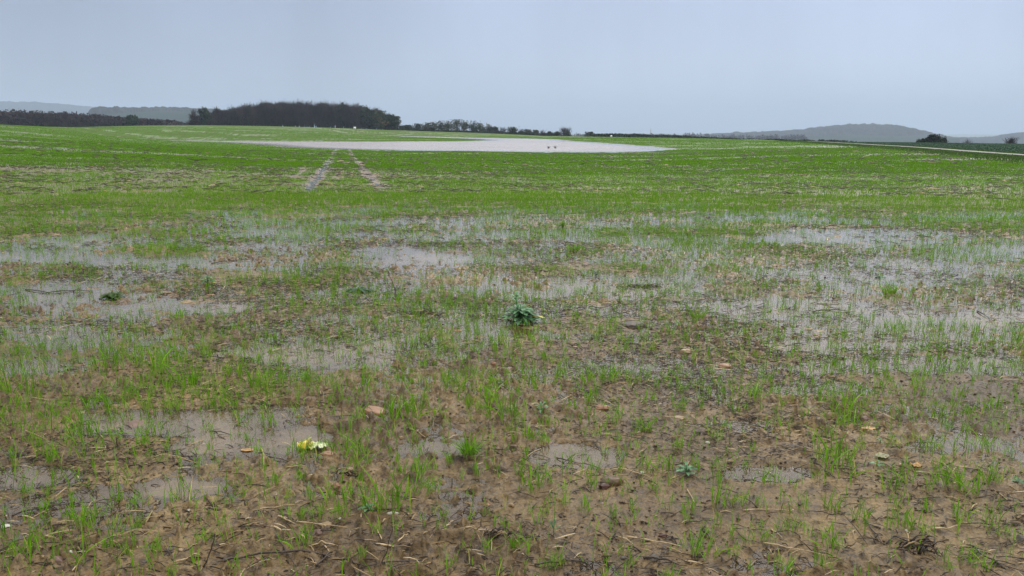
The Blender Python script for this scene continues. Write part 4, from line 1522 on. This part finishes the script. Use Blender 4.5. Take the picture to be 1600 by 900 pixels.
# dense tuft of grass below the centre
def tuft(px, py, wpx, hpx, n, label, mat, seed, name='grass_tuft', group=None, far=False):
    x, y, z = at(px, py)
    if far:
        x, y = on_level(px, py, WATER_Z)
        z = WATER_Z
    rs = np.random.default_rng(seed)
    dep = y * CP + (EYE - z) * SP
    w_, h_ = wpx / F * dep, hpx / F * dep
    if not far:
        s_, _, _ = soil_z([x], [y])
        z = float(s_[0])
    b = BAcc()
    a = rs.uniform(0, 2 * math.pi, n)
    rr_ = rs.uniform(0, 1, n) ** .7 * w_ * .2
    bw = .0028 if not far else w_ * .02
    b.add(blades(rr_ * np.cos(a), rr_ * np.sin(a), np.full(n, -.004), h_ * rs.uniform(.55, 1.15, n), np.full(n, bw) * rs.uniform(.7, 1.3, n), a + rs.normal(0, .4, n),
                 rs.uniform(.2, 1.25, n), 6, np.clip(rs.normal(.5, .2, n), .02, .9)))
    o = link(name, b.mesh(name, mat))
    o.location = (x, y, z)
    tag(o, label, 'grass tuft', group)
    return o


tuft(733, 716, 62, 42, 95, 'dense dark green grass tuft with arching leaves below the centre', M_WHEAT, 61)
tuft(1010, 676, 44, 26, 40, 'loose spreading grass tuft right of the flat orange stone', M_WHEAT, 62)
tuft(1090, 500, 46, 26, 60, 'thick green tuft at the edge of the pale water right of the big weed', M_WHEAT, 63)
tuft(900, 392, 66, 14, 150, 'wide low bright green tuft above the big weed', M_WHEAT, 64)
tuft(1390, 460, 50, 20, 90, 'bushy green tuft in the right water patches', M_WHEAT, 65)
tuft(857, 231.5, 7, 4.5, 60, 'left one of two brown grass tufts standing in the flood', M_LITTER, 66, 'reed_tuft', 'tufts standing in the flood', True)
tuft(867.5, 231.5, 6, 5, 60, 'right one of two brown grass tufts standing in the flood', M_LITTER, 67, 'reed_tuft', 'tufts standing in the flood', True)

# dark heap of roots and stalks right of the big weed
for (px, py, wpx, hpx, nb, lab, sd) in [(990, 448, 62, 9, 60, 'dark heap of matted roots and stalks right of the big weed', 70),
                                        (1425, 868, 60, 26, 36, 'dark tangle of dead roots at the lower right', 71),
                                        (775, 850, 40, 20, 30, 'brown tangle of dead stalks left of bottom centre', 72),
                                        (540, 745, 34, 12, 16, 'dark rotting stalk bundle below the orange pebble', 73),
                                        (650, 490, 56, 8, 40, 'dark matted stalks lying left of the big weed', 74)]:
    rs = np.random.default_rng(sd)
    x, y, z = at(px, py)
    dep = y * CP + EYE * SP
    w_, h_ = wpx / F * dep, hpx / F * dep
    s_, _, _ = soil_z([x], [y])
    a = Acc()
    for i in range(nb):
        p = np.array([rs.normal(0, .28) * w_, rs.normal(0, .2) * w_ * .6, rs.uniform(0, .4) * h_])
        L = w_ * rs.uniform(.15, .5)
        an = rs.normal(0, .7)
        q = p + np.array([math.cos(an) * L, math.sin(an) * L, rs.uniform(-.2, .5) * h_])
        tube(a, wobble_line(p, q, 6, .002, rs, h_ * .2), np.linspace(1, .5, 6) * rs.uniform(.0015, .004), 5, np.clip(rs.beta(1.2, 3), 0, 1) if rs.uniform() > .12 else .85)
    o = link('root_tangle', a.mesh('root_tangle', M_LITTER, True))
    o.location = (x, y, float(s_[0]))
    tag(o, lab, 'dead roots', 'tangles of dead roots and stalks')


# crumpled yellow leaf and other fallen leaves
def crumple(name, px, py, w_px, d_m, h_m, mat, label, cat, seed, parts=3, curl=1.0):
    rs = np.random.default_rng(seed)
    x, y, z = at(px, py)
    dep = y * CP + EYE * SP
    w_ = w_px / F * dep
    s_, _, _ = soil_z([x], [y])
    a = Acc()
    for k in range(parts):
        n = 22
        u, v = np.meshgrid(np.linspace(-1, 1, n), np.linspace(-1, 1, n))
        u, v = u.ravel(), v.ravel()
        rad = np.sqrt(u * u + v * v)
        uu, vv = u * np.sqrt(1 - v * v / 2), v * np.sqrt(1 - u * u / 2)
        out = 1 + .18 * pn(np.arctan2(vv, uu) * 1.6 + 9, uu * 0 + k * 3.3, seed + k)
        s0 = (w_ * .5) / max(1, parts ** .7)
        cx = (k - (parts - 1) / 2) * w_ / max(1, parts) * .9
        X = cx + uu * out * s0
        Y = vv * out * d_m * .5
        Z = h_m * (.35 + .5 * pn(uu * 1.5 + k * 5, vv * 1.5, seed + 20 + k) * 2 * curl + .35 * rad ** 2 * (pn(uu * 3, vv * 3 + k, seed + 33) + .35))
        if k == 0 and parts > 1:
            Z += h_m * .55 * np.clip(uu + .5, 0, 1.2)
        a.add(np.stack([X, Y, np.maximum(Z, 0.0) + .002], 1), grid_quads(n, n, False), None, .5)
    me = a.mesh(name, mat, True)
    o = link(name, me)
    sm = o.modifiers.new('thick', 'SOLIDIFY')
    sm.thickness = .0012
    o.location = (x, y, max(float(s_[0]), -.002))
    tag(o, label, cat)
    return o


def patch_mat(name, stops, scale):
    m, nt, nn, ll, b = new_mat(name)
    ll.new(ramp(nt, noise(nt, objco(nt), scale, 3, .55), stops), b.inputs['Base Color'])
    b.inputs['Roughness'].default_value = .45
    return m


M_YELLOW = patch_mat('variegated_leaf', [(.30, (.16, .26, .05)), (.40, (.60, .58, .22)), (.48, (.78, .66, .03)), (.55, (.72, .72, .42)), (.64, (.80, .80, .66)), (.75, (.45, .52, .20))], 26)
_nt = M_YELLOW.node_tree
_b = _nt.nodes['Principled BSDF']
_co = objco(_nt)
_sx = _nt.nodes.new('ShaderNodeSeparateXYZ')
_nt.links.new(_co, _sx.inputs[0])
_yl = ramp(_nt, noise(_nt, _co, 30, 3, .55), [(.35, (.30, .28, .04)), (.45, (.60, .47, .02)), (.58, (.66, .58, .12)), (.7, (.60, .56, .36))])
_gn = ramp(_nt, noise(_nt, _co, 38, 4, .6), [(.35, (.12, .22, .05)), (.45, (.42, .52, .20)), (.55, (.66, .70, .45)), (.68, (.72, .74, .62))])
_nt.links.new(mixc(_nt, maprange(_nt, _sx.outputs[0], -.03, .01), _yl, _gn), _b.inputs['Base Color'])
M_DEAD = patch_mat('dead_leaf', [(.3, (.16, .075, .02)), (.5, (.36, .20, .06)), (.7, (.52, .36, .14))], 40)
M_PALELEAF = patch_mat('pale_leaf', [(.3, (.10, .11, .04)), (.7, (.22, .20, .10))], 40)
crumple('crumpled_leaf', 490, 700, 46, .06, .034, M_YELLOW, 'crumpled yellow and cream leaf at the right end of the big puddle', 'leaf', 81, 3, 1.0)
crumple('dead_leaf', 1431, 732, 20, .04, .018, M_DEAD, 'curled orange leaf on the mud at right', 'leaf', 82, 1, .7)
crumple('dead_leaf', 1356, 676, 24, .03, .010, M_DEAD, 'flat brown leaf lying beside the small reddish stone', 'leaf', 83, 1, .4)
crumple('dead_leaf', 1378, 717, 22, .05, .012, M_PALELEAF, 'pale yellow green leaf beside the orange leaf', 'leaf', 84, 1, .4)
crumple('dead_leaf', 386, 704, 20, .03, .006, M_DEAD, 'tan leaf floating at the near rim of the big puddle', 'leaf', 85, 1, .3)

# ------------------------------------------------------------------ trees
def tree_arrays(rs, h, w, leafy, nleaf, base=np.zeros(3), trunk=None, crown=None, lsize=1.0, low=.12, tint=0.0):
    tr = trunk if trunk is not None else Acc()
    cr_ = crown if crown is not None else Acc()
    tr_top = np.array([rs.normal(0, .04) * h, rs.normal(0, .04) * h, h * .78])
    pts = wobble_line((0, 0, -.5), tr_top, 6, h * .008, rs)
    tube(tr, pts + base, np.linspace(h * .022 + .04, .03, 6), 5, .4)
    nl = int(rs.integers(7, 12))
    ends = []
    for i in range(nl):
        t = rs.uniform(.15, .85)
        p = pts[0] * (1 - t) + pts[-1] * t
        an = i * 2.4 + rs.uniform(-.5, .5)
        rad = w * .5 * (1 - abs(t - .45) * .9) * rs.uniform(.55, 1.0)
        e = p + np.array([math.cos(an) * rad, math.sin(an) * rad, h * rs.uniform(.05, .28)])
        e[2] = min(e[2], h * .97)
        tube(tr, wobble_line(p, e, 4, h * .006, rs) + base, np.linspace(h * .009 + .02, .02, 4), 4, .4)
        ends.append(e)
        ends.append((p + e) / 2)
    ends.append(tr_top)
    ends = np.array(ends)
    ci = rs.integers(0, len(ends), nleaf)
    cs = (rs.uniform(.10, .2, len(ends)) * w)[ci]
    p = ends[ci] + rs.normal(0, 1, (nleaf, 3)) * cs[:, None] * np.array([1, 1, .85])
    p[:, 2] = np.abs(p[:, 2] - h * low * .3) + h * low * .3
    over = p[:, 2] > h
    p[over, 2] = h * rs.uniform(.85, 1, over.sum())
    ctone = np.clip(rs.normal(.5, .22, len(ends)), 0, 1)[ci]
    tone = np.clip(ctone + tint + rs.normal(0, .15, nleaf), 0, 1)
    if leafy:
        L = rs.uniform(.10, .24, nleaf) * lsize
        W = L * rs.uniform(.5, .9, nleaf)
        d = rs.normal(size=(nleaf, 3))
    else:
        L = rs.uniform(.35, 1.0, nleaf) * lsize
        W = rs.uniform(.02, .05, nleaf) * lsize
        d = (p - np.array([0, 0, h * .3])) / h + rs.normal(0, .35, (nleaf, 3)) + np.array([0, 0, .5])
    d /= np.linalg.norm(d, axis=1)[:, None]
    s = np.cross(d, rs.normal(size=(nleaf, 3)))
    s /= np.linalg.norm(s, axis=1)[:, None] + 1e-9
    a, b = d * L[:, None], s * W[:, None]
    v = np.stack([p - a - b * .8, p - a + b * .8, p + a + b * .5, p + a - b * .5], 1) + base
    cr_.add(v.reshape(-1, 3), np.arange(nleaf * 4).reshape(-1, 4), None, np.repeat(tone, 4))
    return tr, cr_


def top_at(px, D, ytop):
    """world x, y, ground z and the height that reaches a frame row at distance D"""
    d = ray(px, ytop)
    k = D / math.hypot(d[0], d[1])
    x, y, zt = d[0] * k, d[1] * k, EYE + d[2] * k
    g_ = H1(x, y)
    return x, y, g_, zt - g_


def tree(name, px, D, ytop, wpx, mat, leafy, label, cat, seed, n=900, group=None, lsize=2.6, low=.12):
    rs = np.random.default_rng(seed)
    x, y, g_, h = top_at(px, D, ytop)
    h = max(h, .8)
    w_ = wpx / F * D
    root = empty(name, (x, y, g_))
    tag(root, label, cat, group)
    tr, cr_ = tree_arrays(rs, h, w_, leafy, n, lsize=lsize, low=low)
    link('trunk', tr.mesh('trunk', M_TRUNK, True), root)
    link('crown', cr_.mesh('crown', mat), root)
    return root


# the dark domed wood on the rise
prof_x = [300, 306, 325, 345, 362, 385, 415, 460, 520, 560, 590, 606, 616, 622]
prof_y = [192, 187, 180, 173.5, 168, 162.5, 157.5, 155, 156.5, 162, 170.5, 178, 186, 193]
tr_all, cr_all, cr_green = Acc(), Acc(), Acc()
rs = np.random.default_rng(900)
for i in range(430):
    px = rs.uniform(302, 618)
    D = 395 + 75 * rs.uniform() ** 1.3 + (25 if px < 480 else 35)
    yt = np.interp(px, prof_x, prof_y)
    yt = yt + (195 - yt) * abs(rs.normal(0, .10)) + rs.uniform(-2.0, 1.2)
    x, y, g_, h = top_at(px, D, yt)
    h = max(h, 2.5)
    green = (px > 560 and rs.uniform() < .55) or (rs.uniform() < .06)
    tree_arrays(rs, h, rs.uniform(4.0, 7.5), green, 620, np.array([x, y, g_]), tr_all, cr_green if green else cr_all, lsize=2.6 if green else 1.5, tint=rs.normal(0, .22))
wood = empty('wood', (0, 0, 0))
o = link('crown', cr_all.mesh('crown', M_BARE), wood)
o = link('evergreen_crown', cr_green.mesh('evergreen_crown', M_DARKLEAF), wood)
o = link('trunk', tr_all.mesh('trunk', M_TRUNK, True), wood)
tag(wood, 'dark bare domed wood on the rise behind the flood', 'wood', kind='stuff')

tree('tall_tree', 317, 405, 163.5, 13, M_DARKLEAF, True, 'tall dark evergreen rising above the left end of the wood', 'tree', 21, 1500)
tree('bare_tree', 304, 402, 170, 12, M_BARE, False, 'bare thin tree at the far left end of the wood', 'tree', 22, 700, lsize=1.6)
tree('bare_tree', 336, 402, 168.5, 12, M_BARE, False, 'bare tree right of the tall evergreen at the wood edge', 'tree', 23, 700, lsize=1.6)
tree('edge_tree', 612, 410, 179, 20, M_DARKLEAF, True, 'dark leafy tree closing the right end of the wood', 'tree', 24, 1300)
tree('edge_tree', 592, 408, 173, 18, M_MIDLEAF, True, 'greenish leafy tree near the right end of the wood', 'tree', 25, 1300)

TL = [(629, 198, 10, 0), (637, 197, 13, 0), (652, 194.5, 15, 0), (666, 193, 14, 1), (676, 190.5, 14, 1), (689, 190, 14, 0), (700, 188.5, 15, 1), (713, 188, 16, 1), (726, 189.5, 16, 1), (740, 189, 14, 0),
      (752, 193.5, 13, 1), (763, 194, 10, 1), (768, 199, 9, 0), (775, 200, 8, 0), (786, 201, 14, 2), (800, 199.5, 13, 0), (815, 203, 8, 2), (824, 203.5, 10, 1), (838, 204, 8, 1), (848, 205, 8, 2), (859, 206.5, 7, 0), (870, 207, 7, 0)]
ordn = ['first', 'second', 'third', 'fourth', 'fifth', 'sixth', 'seventh', 'eighth', 'ninth', 'tenth', 'eleventh', 'twelfth', 'thirteenth', 'fourteenth', 'fifteenth', 'sixteenth', 'seventeenth',
        'eighteenth', 'nineteenth', 'twentieth', 'twenty-first', 'twenty-second']
for k, (px, yt, w_, kd) in enumerate(TL):
    nm = ['dense_tree', 'leafy_tree', 'bare_tree'][kd]
    lab = ['dark dense tree', 'olive leafy tree', 'bare grey tree'][kd] + ', %s from the wood in the tree row above the flood' % ordn[k]
    tree(nm, px, 440 + 12 * R.uniform(-1, 1), yt - 1.5, w_ * 1.15, [M_DARKLEAF, M_MIDLEAF, M_BARE][kd], kd != 2, lab, 'tree', 40 + k, 1150 if kd != 2 else 500, 'tree row right of the wood',
         1.35 if kd != 2 else 1.1, 0)
for k, px in enumerate(np.arange(628, 872, 11.0)):
    tree('shrub', px + R.uniform(-2, 2), 437, 203.5 + R.uniform(-1.0, 1.0) + (px - 628) * .018, 15, M_DARKLEAF, True, 'low dark shrub under the tree row right of the wood', 'shrub', 80 + k, 500,
         'shrubs under the tree row', 1.9, 0)
tree('leafy_tree', 883, 415, 199, 17, M_BARE, False, 'lone open crowned tree leaning left on the skyline right of centre', 'tree', 95, 700, lsize=1.3)
tree('shrub', 887, 413, 204.5, 12, M_DARKLEAF, True, 'dark shrub at the foot of the lone tree on the skyline', 'shrub', 96, 500, None, 1.8)
tree('dense_tree', 921, 405, 206, 11, M_DARKLEAF, True, 'small round dark tree at the start of the right hedge', 'tree', 97, 900, lsize=2.2)
tree('dense_tree', 1449, 232, 214.5, 9, M_DARKLEAF, True, 'small dark bush joined to the left of the big dark bush', 'bush', 98, 900, lsize=1.2, low=0)
tree('dark_bush', 1461, 231, 210.5, 14, M_DARKLEAF, True, 'big dark bush on the skyline beyond the leafy crop', 'bush', 99, 2200, lsize=1.2, low=0)
tree('dark_bush', 1474, 236, 215.5, 10, M_DARKLEAF, True, 'low dark bush joined to the right of the big dark bush', 'bush', 100, 900, lsize=1.2, low=0)
tree('dark_bush', 1438, 234, 217.5, 8, M_DARKLEAF, True, 'tiny dark bush left of the big dark bush', 'bush', 101, 400, lsize=1.2, low=0)
tree('bare_tree', 1581, 225, 216, 12, M_BARE, False, 'small bare bush on the skyline near the right edge', 'bush', 102, 500, lsize=.8, low=0)
tree('bare_tree', 1512, 400, 216, 16, M_BARE, False, 'faint bare bush on the skyline between the hills', 'bush', 103, 500, lsize=1.0, low=0)


# hedges and woodland belts far away
def belt(name, pts, D0, D1, n, mat, label, cat, seed, hw=(3, 6), nleaf=260, leafy=True, lsize=3.0, kind=None, jit=.8):
    rs = np.random.default_rng(seed)
    tr_, cr_ = Acc(), Acc()
    xs, ys = [p[0] for p in pts], [p[1] for p in pts]
    for i in range(n):
        px = rs.uniform(xs[0], xs[-1])
        D = np.interp(px, [xs[0], xs[-1]], [D0, D1]) + rs.uniform(0, 30)
        yt = np.interp(px, xs, ys) + rs.uniform(-jit * .4, jit)
        x, y, g_, h = top_at(px, D, yt)
        h = max(h, 1.0)
        tree_arrays(rs, h, rs.uniform(*hw), leafy, nleaf, np.array([x, y, g_]), tr_, cr_, lsize, low=0)
    root = empty(name, (0, 0, 0))
    link('crown', cr_.mesh('crown', mat), root)
    link('trunk', tr_.mesh('trunk', M_TRUNK, True), root)
    tag(root, label, cat, kind=kind)
    return root


belt('woodland_belt', [(-60, 167), (0, 168.5), (30, 171), (75, 174.5), (105, 175), (140, 177), (165, 180), (200, 184), (235, 186), (262, 189), (285, 192.5)], 430, 470, 330, M_BARE,
     'long low dark belt of trees behind the left field edge', 'wood', 61, (5, 9), 420, True, 2.6, 'stuff', 3.2)
tree('dense_tree', 205, 425, 180.5, 16, M_DARKLEAF, True, 'round dark tree standing before the low wood at left', 'tree', 104, 1200)
tree('dense_tree', 76, 428, 173, 10, M_BARE, False, 'slender bare tree sticking out of the low wood at left', 'tree', 105, 700, lsize=1.4)
tree('dense_tree', 98, 428, 173, 10, M_BARE, False, 'second bare tree sticking out of the low wood, right of the slender one', 'tree', 106, 700, lsize=1.4)
belt('hedge', [(925, 210), (960, 208.8), (1000, 209.8), (1050, 211.5), (1090, 213.5), (1130, 216), (1165, 217.8)], 370, 300, 150, M_DARKLEAF,
     'dark bushy hedge running along the far field edge right of centre', 'hedge', 62, (2.5, 5), 260, True, 2.0)
belt('hedge', [(1165, 218), (1240, 218.8), (1340, 220)], 262, 238, 70, M_DARKLEAF,
     'low dark hedge line on the skyline beyond the track and crop', 'hedge', 63, (2, 4), 120, True, 1.2, jit=.4)
belt('far_treeline', [(880, 208.2), (905, 207.6), (960, 208), (1040, 207.6), (1082, 206.2), (1100, 208.3), (1180, 209.5), (1260, 210)], 1500, 1700, 160, M_BARE,
     'thin misty line of far trees right of centre on the horizon', 'trees', 64, (10, 18), 160, True, 8.0, 'stuff', 1.0)
tree('dense_tree', 1082, 1500, 206, 5, M_BARE, True, 'small misty tree standing above the far tree line', 'tree', 107, 300, lsize=5)

# lattice mast on the horizon
x, y, g_, h = top_at(1017, 1450, 200.5)
root = empty('lattice_mast', (x, y, g_))
tag(root, 'thin pale mast rising above the far tree line', 'mast')
a = Acc()
b_ = 1.1
for sx in (-1, 1):
    for sy in (-1, 1):
        tube(a, [(sx * b_, sy * b_, 0), (sx * .25, sy * .25, h)], [.16, .10], 5)
link('legs', a.mesh('legs', None, True), root)
a = Acc()
nseg = 16
for i in range(nseg):
    f0, f1 = i / nseg, (i + 1) / nseg
    w0, w1 = b_ * (1 - f0) + .25 * f0, b_ * (1 - f1) + .25 * f1
    for (c0, c1) in (((-1, -1), (1, -1)), ((1, -1), (1, 1)), ((1, 1), (-1, 1)), ((-1, 1), (-1, -1))):
        tube(a, [(c0[0] * w0, c0[1] * w0, h * f0), (c1[0] * w1, c1[1] * w1, h * f1)], .07, 4)
link('bracing', a.mesh('bracing', None, True), root)
M_STEEL = plain_material('galvanised_steel', (.20, .20, .21), (.32, .32, .33), 1, .5, 0)
for c in root.children:
    c.data.materials.clear()
    c.data.materials.append(M_STEEL)

# two small white things at the field edge
M_WHITE = plain_material('white_wrap', (.72, .72, .70), (.85, .85, .84), 3, .4, .2, .4, .01)
for (px, py, s_, D, lab) in [(554.5, 202.0, .62, 395, 'small round white object at the field edge before the dark wood'), (955, 214.3, .40, 300, 'small white speck at the far field edge right of the lone tree')]:
    x, y, z = at(px, py)
    v = ICO3.copy()
    v[:, 0] = np.clip(v[:, 0] * 1.15, -.82, .82)
    v *= s_ * (1 + .03 * pn(v[:, 1] * 3, v[:, 2] * 3, 5))[:, None]
    o = link('wrapped_bale', mesh_np('wrapped_bale', v, None, ICO3F, M_WHITE, None, True))
    o.location = (x, y, z + s_ * .92)
    o.rotation_euler = (0, 0, .4)
    tag(o, lab, 'white object')

# ------------------------------------------------------------------ hills
def hill(name, pts, D, depth, base, mat, seed, tree_amp, label=None, wl_=26):
    """a long wooded or grassy rise whose crest meets the rows in pts at distance D"""
    xs = np.array([p[0] for p in pts], float)
    ys = np.array([p[1] for p in pts], float)
    na, nd = 420, 40
    px = np.linspace(xs[0], xs[-1], na)
    t = np.linspace(0, 1, 12)
    yt = np.interp(px, xs, ys)
    kk = np.exp(-.5 * (np.arange(-6, 7) / 3.0) ** 2)
    kk /= kk.sum()
    yt = np.convolve(np.pad(yt, 6, mode='edge'), kk, 'valid')
    a_, b_ = (px - 800) / F, (450 - yt) / F
    dx, dy, dz = a_, CP + b_ * SP, -SP + b_ * CP
    k_ = D / np.hypot(dx, dy)
    crest = EYE + dz * k_
    ux, uy = dx / np.hypot(dx, dy), dy / np.hypot(dx, dy)
    s = np.linspace(-1, 1, nd)
    X = ux[None] * (D + s[:, None] * depth)
    Y = uy[None] * (D + s[:, None] * depth)
    shape = np.cos(s * math.pi / 2)[:, None] ** 1.3
    Z = base + (crest[None] - base) * shape
    Z = Z + tree_amp * (np.abs(pn(X / wl_, Y / wl_, seed)) + .5 * np.abs(pn(X / wl_ * 2.3, Y / wl_ * 2.3, seed + 1))) * (shape > .45)
    o = link(name, mesh_np(name, np.stack([X.ravel(), Y.ravel(), Z.ravel()], 1), grid_quads(nd, na, False)[:, ::-1], None, mat, None, True))
    tag(o, kind='structure')
    return o


M_FOREST = plain_material('hill_forest', (.008, .012, .012), (.022, .026, .022), .02, .9, 0, .1)
M_HILLFIELD = plain_material('hill_pasture', (.018, .032, .028), (.032, .052, .040), .004, .9, 0, .1)
hill('hill', [(1060, 214), (1100, 211), (1150, 208.5), (1200, 207), (1245, 204), (1275, 200.5), (1305, 197), (1330, 195.3), (1360, 195), (1390, 196), (1415, 199), (1440, 205), (1465, 211), (1490, 216), (1520, 219)],
     2900, 650, -60, M_FOREST, 201, 9)
hill('hill', [(1440, 219), (1480, 216.5), (1520, 216), (1548, 215.5), (1575, 210.5), (1600, 207.5), (1640, 204), (1700, 201), (1800, 203)], 3400, 700, -60, M_FOREST, 202, 9)
hill('hill', [(1180, 216), (1240, 213.5), (1330, 212), (1420, 213.5), (1500, 217)], 2200, 300, -60, M_HILLFIELD, 203, 3)
hill('hill', [(138, 179), (141, 171.5), (150, 169.5), (180, 169.6), (220, 170), (260, 169.8), (300, 170), (330, 172), (380, 178), (440, 190)], 2100, 260, -45, M_FOREST, 204, 9, wl_=18)
hill('hill', [(90, 188), (140, 181), (200, 176.5), (250, 173.5), (300, 174.5), (360, 179), (420, 188)], 1750, 300, -45, M_HILLFIELD, 205, 0)
hill('hill', [(-300, 162), (-150, 158), (0, 159.5), (60, 160.5), (100, 163.5), (150, 168), (210, 172), (300, 178)], 6000, 900, -60, M_FOREST, 206, 12, wl_=50)

# ------------------------------------------------------------------ haze
hv, hf = [], []
a_ = Acc()
E, ZB, ZT = 9400.0, -75.0, 260.0
V8 = np.array([[sx * E, sy * E, zz_] for zz_ in (ZB, ZT) for sy in (-1, 1) for sx in (-1, 1)], float)
F6 = [[0, 2, 3, 1], [4, 5, 7, 6], [0, 1, 5, 4], [2, 6, 7, 3], [0, 4, 6, 2], [1, 3, 7, 5]]
mh = bpy.data.materials.new('haze')
mh.use_nodes = True
mh.node_tree.nodes.clear()
ho = mh.node_tree.nodes.new('ShaderNodeOutputMaterial')
hp_ = mh.node_tree.nodes.new('ShaderNodeVolumePrincipled')
hp_.inputs['Color'].default_value = (.64, .80, 1.0, 1)
hp_.inputs['Density'].default_value = 2.0e-4
mh.node_tree.links.new(hp_.outputs[0], ho.inputs['Volume'])
hz = link('haze', mesh_np('haze', V8, F6, None, mh))
tag(hz, kind='stuff')
